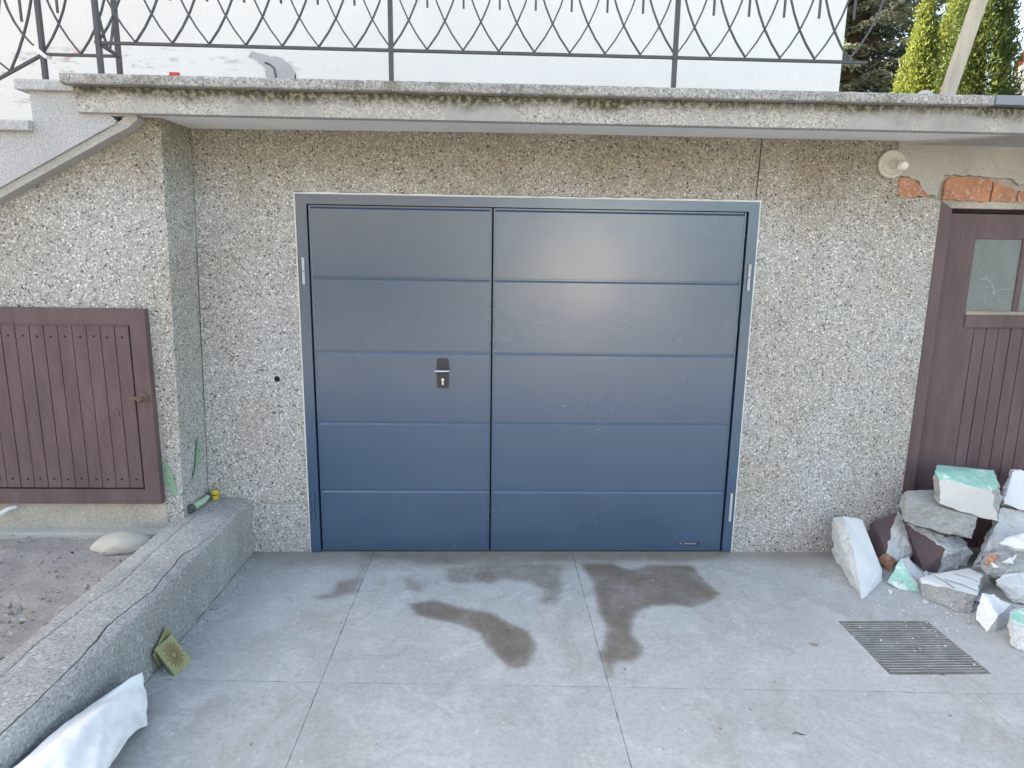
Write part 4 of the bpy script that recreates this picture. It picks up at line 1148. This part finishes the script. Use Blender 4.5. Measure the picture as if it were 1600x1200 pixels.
# two patterned tiles leaning on the low wall
def tile(name, label, c, ex, ez, w, h, t, outline, rays):
    ex, ez = Vector(ex).normalized(), Vector(ez); ez = (ez - ex * ez.dot(ex)).normalized(); nrm = ex.cross(ez)
    root = thing(name, label, 'tile', c, 'broken patterned tiles')
    c = Vector(c)
    T = lambda u, v, d: c + ex * u * w + ez * v * h + nrm * d
    bm = bmesh.new()
    a = [bm.verts.new(T(u, v, 0)) for u, v in outline]; b = [bm.verts.new(T(u, v, -t)) for u, v in outline]; n = len(outline)
    bm.faces.new(a); bm.faces.new(b[::-1])
    for i in range(n): bm.faces.new((a[i], b[i], b[(i + 1) % n], a[(i + 1) % n]))
    finish('tile_body', bm, 'tile', root)
    bm = bmesh.new()
    for k in range(rays):
        an = 2 * math.pi * k / rays; r0 = .07 + .02 * (k % 2); r1 = .42 if k % 2 else .34
        u0, v0 = .5 + r0 * math.cos(an), .5 + r0 * math.sin(an); u1, v1 = .5 + r1 * math.cos(an), .5 + r1 * math.sin(an)
        pu, pv = -math.sin(an) * .019, math.cos(an) * .019
        q = [T(u0 + pu * .4, v0 + pv * .4, .0012), T(u0 - pu * .4, v0 - pv * .4, .0012), T(u1 - pu, v1 - pv, .0012), T(u1 + pu, v1 + pv, .0012)]
        bm.faces.new([bm.verts.new(z) for z in q])
    finish('ray_pattern', bm, 'tile_dark', root)
    bm = bmesh.new()
    for k in range(rays):      # pressed light rays out to the edge
        an = 2 * math.pi * (k + .5) / rays; r0 = .32
        du, dv = math.cos(an), math.sin(an); r1 = .47 / max(abs(du), abs(dv))
        u0, v0, u1, v1 = .5 + r0 * du, .5 + r0 * dv, .5 + r1 * du, .5 + r1 * dv
        pu, pv = -dv * .010, du * .010
        q = [T(u0 + pu, v0 + pv, .0015), T(u0 - pu, v0 - pv, .0015), T(u1 - pu, v1 - pv, .0015), T(u1 + pu, v1 + pv, .0015)]
        if all(-.0 <= uu <= 1 for uu in (u1, v1)): bm.faces.new([bm.verts.new(z) for z in q])
    finish('pressed_rays', bm, 'tile', root)
    return root
TILE_FULL = [(0, 0), (1, 0), (1, .36), (.94, .45), (.98, .60), (1, .72), (1, 1), (0, 1)]
tile('patterned_tile', 'olive gold sunburst tile propped in front against the low wall', (-.237, -1.148, .002), (.018, .103, 0), (-.078, .028, .112), .106, .139, .007, TILE_FULL, 30)
tile('patterned_tile', 'broken olive gold tile half hidden behind the sunburst tile', (-.3195, -1.099, .004), (0, .119, .057), (0, -.043, .09), .132, .096, .006, [(0, .12), (.12, 0), (.3, .05), (.55, .02), (1, .1), (1, 1), (0, 1)], 24)

# white sack lying along the low wall
TB = [((-.255, -1.343, .156), (-.200, -1.440, .006)), ((-.265, -1.455, .184), (-.190, -1.555, .053)), ((-.280, -1.576, .206), (-.170, -1.651, .084)),
      ((-.290, -1.764, .242), (-.140, -1.756, .110)), ((-.290, -1.933, .269), (-.120, -1.861, .116)), ((-.280, -2.116, .302), (-.100, -2.007, .111)), ((-.27, -2.3, .28), (-.09, -2.2, .12))]
TH = [(.010, .010), (.035, .05), (.055, .09), (.075, .13), (.09, .15), (.10, .15), (.02, .03)]
bm = bmesh.new(); rings = []
NS, NA = 90, 72
tt = np.linspace(0, len(TB) - 1, NS)
Tn = np.array([a for a, b in TB]); Bn = np.array([b for a, b in TB]); Hn = np.array(TH)
idx = np.arange(len(TB))
CAMP = np.array([1.04, -3.54, 1.68])
for i, t in enumerate(tt):
    T = np.array([np.interp(t, idx, Tn[:, k]) for k in range(3)]); B = np.array([np.interp(t, idx, Bn[:, k]) for k in range(3)])
    hf, hb = np.interp(t, idx, Hn[:, 0]), np.interp(t, idx, Hn[:, 1])
    c = (T + B) / 2; a = (T - B) / 2
    out = np.array([.72, .0, .69]); out = out - a * (out @ a) / (a @ a); out /= np.linalg.norm(out)
    ring = []
    for k in range(NA):
        an = 2 * math.pi * k / NA; s_, co = math.sin(an), math.cos(an)
        th = hf if s_ > 0 else hb
        p = c + a * co + out * s_ * th
        # lengthwise folds gathered towards the mouth, soft dents elsewhere
        fold = .016 * math.sin(an * 5 + 1.3 * math.sin(t * 1.1) + t * .9) + .006 * math.sin(an * 11 - t * 2.1 + 2 * math.sin(t * .8))
        fold *= (.35 + .65 * math.exp(-t * .35)) * min(1, .25 + t)
        d = mnoise.fractal(Vector((p[0] * 7, p[1] * 4, p[2] * 7)), .9, 2.1, 4) * .016 * min(1, .3 + t)
        crease = -abs(mnoise.noise(Vector((p[0] * 14 + 3, p[1] * 6, p[2] * 14)))) * .018 * min(1, .4 + t)
        p = p + (out * s_ + a * co / np.linalg.norm(a) * .5) * (fold + d + crease)
        p[2] = max(p[2], .003)
        if p[0] < -.318: p[0] = -.318 + (p[0] + .318) * .05
        ring.append(bm.verts.new(p))
    rings.append(ring)
for i in range(NS - 1):
    for k in range(NA):
        bm.faces.new((rings[i][k], rings[i][(k + 1) % NA], rings[i + 1][(k + 1) % NA], rings[i + 1][k]))
bm.faces.new(rings[0][::-1]); bm.faces.new(rings[-1])
tag(finish('plastic_sack', bm, 'sack', smooth=True), 'crumpled white sack lying beside the low wall in the near corner', 'sack')

# dry leaves, clods and twigs on the soil
bm = bmesh.new()
def leafq(x, y, z, s, an, mi=0):
    u = Vector((math.cos(an), math.sin(an), random.uniform(-.4, .4))) * s; v = Vector((-math.sin(an), math.cos(an), random.uniform(-.5, .5))) * s * .55
    c = Vector((x, y, z)); q = [c - u, c - u * .3 + v, c + u, c - u * .3 - v]
    f = bm.faces.new([bm.verts.new(p) for p in q]); f.material_index = mi
for _ in range(170):
    x, y = -.68 - abs(random.gauss(0, .38)), random.uniform(-1.9, -.36)
    leafq(x, y, .262, random.uniform(.006, .017), random.uniform(0, 6.3), random.choice([0, 0, 1, 2]))
for _ in range(520):
    x, y = random.uniform(-2.2, -.66), random.uniform(-2.6, -.34); s = random.choice([.003, .004, .005, .006, .008, .012])
    r = bmesh.ops.create_icosphere(bm, subdivisions=1, radius=s); k = random.random() * 90
    for v in r['verts']: v.co = Vector((x, y, .248 + s * .3)) + v.co * (1 + .6 * mnoise.noise(v.co / s + Vector((k, 0, 0))))
    for f in {f for v in r['verts'] for f in v.link_faces}: f.material_index = 3
tag(finish('leaf_litter', bm, ['leaf_litter', 'bark', 'rock', 'soil'], recalc=False), 'dry leaves and crumbly clods scattered over the bed soil', kind='stuff')
bm = bmesh.new()
c = Vector((2.505, -.955, .006))
pts = [(-.030, .018, .004), (-.012, -.004, .0), (.012, -.012, .002), (.030, -.010, .008), (.022, .006, .002), (-.005, .010, .006)]
f = bm.faces.new([bm.verts.new(c + Vector(q) * .62) for q in pts]); bmesh.ops.triangulate(bm, faces=[f])
r = bmesh.ops.extrude_face_region(bm, geom=bm.faces[:])
for v in [g for g in r['geom'] if isinstance(g, bmesh.types.BMVert)]: v.co.z += .0015
tag(finish('dry_leaf', bm, 'leaf_litter'), 'single dry leaf on the driveway left of the grating', 'leaf')
bm = bmesh.new(); tube(bm, [(2.15, -1.505, .003), (2.165, -1.50, .004), (2.18, -1.508, .003), (2.195, -1.512, .002)], [.0012, .0018, .0016, .001], 6)
tag(finish('twig', bm, 'bark'), 'tiny dark twig on the driveway in front of the garage', 'twig')

# ------------------------------------------------------------------ leaning timber behind the terrace edge
bm = bmesh.new()
base, top = Vector((4.02, 1.0, 2.462)), Vector((4.46, 1.0, 4.40))
ax = (top - base).normalized(); sx = ax.cross(Vector((0, 1, 0))).normalized()
vs_ = []
for q in (base, top):
    for a, b in ((-1, -1), (1, -1), (1, 1), (-1, 1)): vs_.append(bm.verts.new(q + sx * a * .037 + Vector((0, 1, 0)) * b * .03))
for f in ((0, 1, 2, 3), (7, 6, 5, 4), (0, 4, 5, 1), (1, 5, 6, 2), (2, 6, 7, 3), (3, 7, 4, 0)): bm.faces.new([vs_[i] for i in f])
tag(finish('timber_post', bm, 'pole'), 'pale bare timber leaning in front of the thujas', 'timber')

# ------------------------------------------------------------------ trees
def leaf_object(name, cen, u, v, tone, mat, parent, jitter=.0):
    n = len(cen)
    V = np.stack([cen - u, cen - u * .1 + v, cen + u, cen - u * .1 - v], 1).reshape(-1, 3)
    F = np.arange(n * 4).reshape(-1, 4)
    me = bpy.data.meshes.new(name)
    me.vertices.add(n * 4); me.vertices.foreach_set('co', V.ravel())
    me.loops.add(n * 4); me.loops.foreach_set('vertex_index', F.ravel())
    me.polygons.add(n); me.polygons.foreach_set('loop_start', np.arange(0, n * 4, 4)); me.polygons.foreach_set('loop_total', np.full(n, 4))
    me.update(calc_edges=True)
    at = me.attributes.new('tone', 'FLOAT', 'POINT'); at.data.foreach_set('value', np.repeat(tone, 4))
    o = link(name, me, parent, mat)
    o.location = -parent.location
    return o
def unit(a): return a / np.maximum(np.linalg.norm(a, axis=1, keepdims=True), 1e-9)
def thuja(label, x, y, h, rad, mat, n=44000, group='thujas behind the terrace'):
    t = thing('thuja', label, 'tree', (x, y, -.09), group)
    bm = bmesh.new(); tube(bm, [(x, y, -.1), (x + .02, y, h * .5), (x, y, h * .93)], [.09, .06, .015], 8); finish('trunk', bm, 'bark', t)
    # sprays gathered in upright tufts
    nt = n // 22
    f = rng.random(nt) ** .9
    ang = rng.random(nt) * 2 * np.pi
    prof = np.interp(f, [0, .08, .3, .6, .85, 1], [.75, .95, 1.0, .72, .33, .02])
    lob = 1 + .13 * np.sin(ang * 3 + f * 9) + .10 * np.sin(ang * 7 + f * 23)
    rr = prof * rad * lob * (.62 + .42 * np.sqrt(rng.random(nt)))
    tc = np.stack([x + rr * np.cos(ang), y + rr * np.sin(ang), f * h], 1)
    k = 22
    off = rng.normal(size=(nt, k, 3)) * np.array([.045, .045, .085])
    cen = (tc[:, None] + off).reshape(-1, 3)
    outv = np.stack([np.cos(ang), np.sin(ang), np.zeros(nt)], 1)
    d = np.repeat(outv, k, 0) * .7 + np.array([0, 0, .8]) + rng.normal(size=(nt * k, 3)) * .55
    d = unit(d); s = unit(np.cross(d, rng.normal(size=d.shape)))
    L = rng.uniform(.016, .036, nt * k)[:, None]
    tone = np.clip(np.repeat(rng.random(nt), k) * .6 + rng.random(nt * k) * .4, 0, 1)
    leaf_object('crown', cen, d * L, s * L * .45, tone, mat, t)
    return t
thuja('bright green narrow thuja left of the leaning timber', 7.42, 6.6, 5.45, .62, 'thuja')
thuja('bright green thuja directly behind the leaning timber', 8.02, 6.6, 7.2, .43, 'thuja', 56000)
thuja('tall shaded thuja right of the leaning timber', 7.58, 5.55, 6.9, .54, 'thuja_shaded', 85000)
def spruce(label, x, y, h, rad, seed=1):
    g = np.random.default_rng(seed)
    t = thing('spruce_tree', label, 'tree', (x, y, -.09))
    bm = bmesh.new(); tube(bm, [(x, y, -.1), (x + .05, y, h * .4), (x, y, h)], [.22, .16, .02], 10); finish('trunk', bm, 'bark', t)
    C_, U_, S_, T_ = [], [], [], []
    bb = bmesh.new()
    z = 1.0
    while z < h - .3:
        R = rad * (1 - z / h) ** .8
        for b in range(7):
            an = b * 2 * math.pi / 7 + z * 2.1 + g.normal() * .2; L = R * g.uniform(.75, 1.08)
            P = [np.array([x, y, z])]
            steps = 7
            for q in range(1, steps + 1):
                s = q / steps; P.append(np.array([x + math.cos(an) * L * s, y + math.sin(an) * L * s, z - L * .28 * s + L * .16 * s ** 3 + g.normal() * .02]))
            tube(bb, [Vector(p) for p in P], [.035 * (1 - .8 * q / steps) for q in range(steps + 1)], 5)
            tip = g.random()
            for q in range(1, steps + 1):
                a, c = P[q - 1], P[q]
                side = np.array([-math.sin(an), math.cos(an), 0])
                wdt = .55 * (1 - abs(q / steps - .5)) * min(1, R / 2)
                m_ = int(60 * min(1, R / 2) + 12)
                s = g.random(m_); w = (g.random(m_) - .5) * 2
                cen = a + (c - a) * s[:, None] + side * (w * wdt)[:, None] + np.stack([np.zeros(m_), np.zeros(m_), -np.abs(w) * .10 - np.abs(g.normal(size=m_)) * .07], 1)
                d = unit((c - a)[None] / np.linalg.norm(c - a) * .8 + side * np.sign(w)[:, None] * .8 + g.normal(size=(m_, 3)) * .35 + np.array([0, 0, -.25]))
                sd = unit(np.cross(d, g.normal(size=d.shape)))
                Ln = g.uniform(.05, .10, m_)[:, None]
                C_.append(cen); U_.append(d * Ln); S_.append(sd * Ln * .28); T_.append(np.clip(tip * .5 + g.random(m_) * .5, 0, 1))
        z += .34
    finish('branches', bb, 'bark', t)['kind'] = 'stuff'
    leaf_object('crown', np.concatenate(C_), np.concatenate(U_), np.concatenate(S_), np.concatenate(T_), 'spruce', t)
spruce('dark spruce between the white house corner and the thujas', 8.3, 10.2, 13.5, 3.3)

# ------------------------------------------------------------------ neighbouring house at the right edge
nb_ = thing('neighbour_house', 'white neighbouring house with red roof edge behind the thujas', 'house', (17.6, 15, -.09))
def skew(bm, y0, k):        # the house stands turned, its side runs back to the right
    for v in bm.verts: v.co.x += (v.co.y - y0) * k
bm = bmesh.new(); prism_y(bm, [(14.72, -.09), (20.5, -.09), (20.5, 7.0), (17.6, 11.7), (14.72, 7.0)], 14.2, 20); skew(bm, 14.2, .85)
finish('gable_wall', bm, 'cream', nb_)
bm = bmesh.new(); prism_y(bm, [(14.36, 6.86), (14.58, 6.86), (17.6, 11.85), (20.7, 6.86), (20.92, 6.86), (17.6, 12.3)], 13.75, 20.3); skew(bm, 13.75, .85)
rf_ = finish('roof', bm, 'roof', nb_)
bm = bmesh.new(); prism_y(bm, [(14.585, 6.62), (14.76, 6.62), (17.6, 11.45), (17.6, 11.84), (14.585, 6.855)], 13.78, 13.86)
finish('barge_board', bm, 'cream', rf_)
wd = mbox('window', (16.6, 18.0, 14.14, 14.199, 5.2, 6.8), 'seal', nb_); mbox('pane', (16.68, 17.92, 14.12, 14.139, 5.28, 6.72), 'glass', wd)

# ------------------------------------------------------------------ across the yard (behind the viewer; seen only mirrored in the door)
op = thing('opposite_house', 'beige house across the yard with red roof', 'house', (-7, -21, -.09))
bm = bmesh.new(); box(bm, -14, .8, -27, -17.5, -.09, 5.6); finish('wall', bm, 'beige', op)
bm = bmesh.new(); v = [bm.verts.new(q) for q in ((-14.5, -17, 5.61), (1.3, -17, 5.61), (1.3, -27.5, 5.61), (-14.5, -27.5, 5.61), (-14.5, -22.2, 8.6), (1.3, -22.2, 8.6))]
for f in ((0, 1, 5, 4), (2, 3, 4, 5), (1, 2, 5), (3, 0, 4), (0, 3, 2, 1)): bm.faces.new([v[i] for i in f])
finish('roof', bm, 'roof', op)
for xw in (-12, -8.5, -5, -1.6):
    for zw in (.9, 3.5):
        wd = mbox('window', (xw, xw + 1.3, -17.49, -17.44, zw, zw + 1.4), 'seal', op); mbox('pane', (xw + .08, xw + 1.22, -17.435, -17.425, zw + .08, zw + 1.32), 'glass', wd)
og = thing('unseen_garage', 'added unseen low white garage across the yard with grey door', 'garage', (3.7, -17.5, -.09))
bm = bmesh.new(); box(bm, 1.0, 6.6, -22, -17.5, -.09, 3.1); finish('wall', bm, 'white_wall', og)
bm = bmesh.new(); box(bm, .7, 6.9, -22.3, -17.2, 3.101, 3.3); finish('roof', bm, 'metal_flash', og)
mbox('unseen_garage_shutter', (4.4, 6.2, -17.49, -17.45, -.05, 1.5), 'metal_flash', og)
og.rotation_euler.z = radians(38)  # unseen garage, turned to the sun to light up the door's reflection
def bush(label, x, y, r, h, n, mat='hedge'):
    t = thing('bush', label, 'bush', (x, y, -.09), 'bushes across the yard')
    bm = bmesh.new(); tube(bm, [(x, y, -.1), (x, y, h * .6)], [.12, .04], 7); finish('stem', bm, 'bark', t)
    q = unit(rng.normal(size=(n, 3))) * (rng.random(n) ** .4)[:, None]
    q *= 1 + .25 * np.sin(q[:, :1] * 7 + q[:, 1:2] * 5)
    cen = q * np.array([r, r, h * .5]) + np.array([x, y, h * .5])
    d = unit(rng.normal(size=(n, 3)) + q * .5); s = unit(np.cross(d, rng.normal(size=d.shape)))
    leaf_object('foliage', cen, d * .11, s * .07, rng.random(n), mat, t)
bush('round hedge bush in front of the beige house across the yard', -2.2, -15.6, 1.3, 2.0, 2500)
bush('wide hedge bush left of the beige house windows across the yard', -6.0, -15.8, 1.6, 2.2, 3000)
bush('tall bush right of the white garage across the yard', 11.0, -16.5, 1.7, 3.6, 3500)
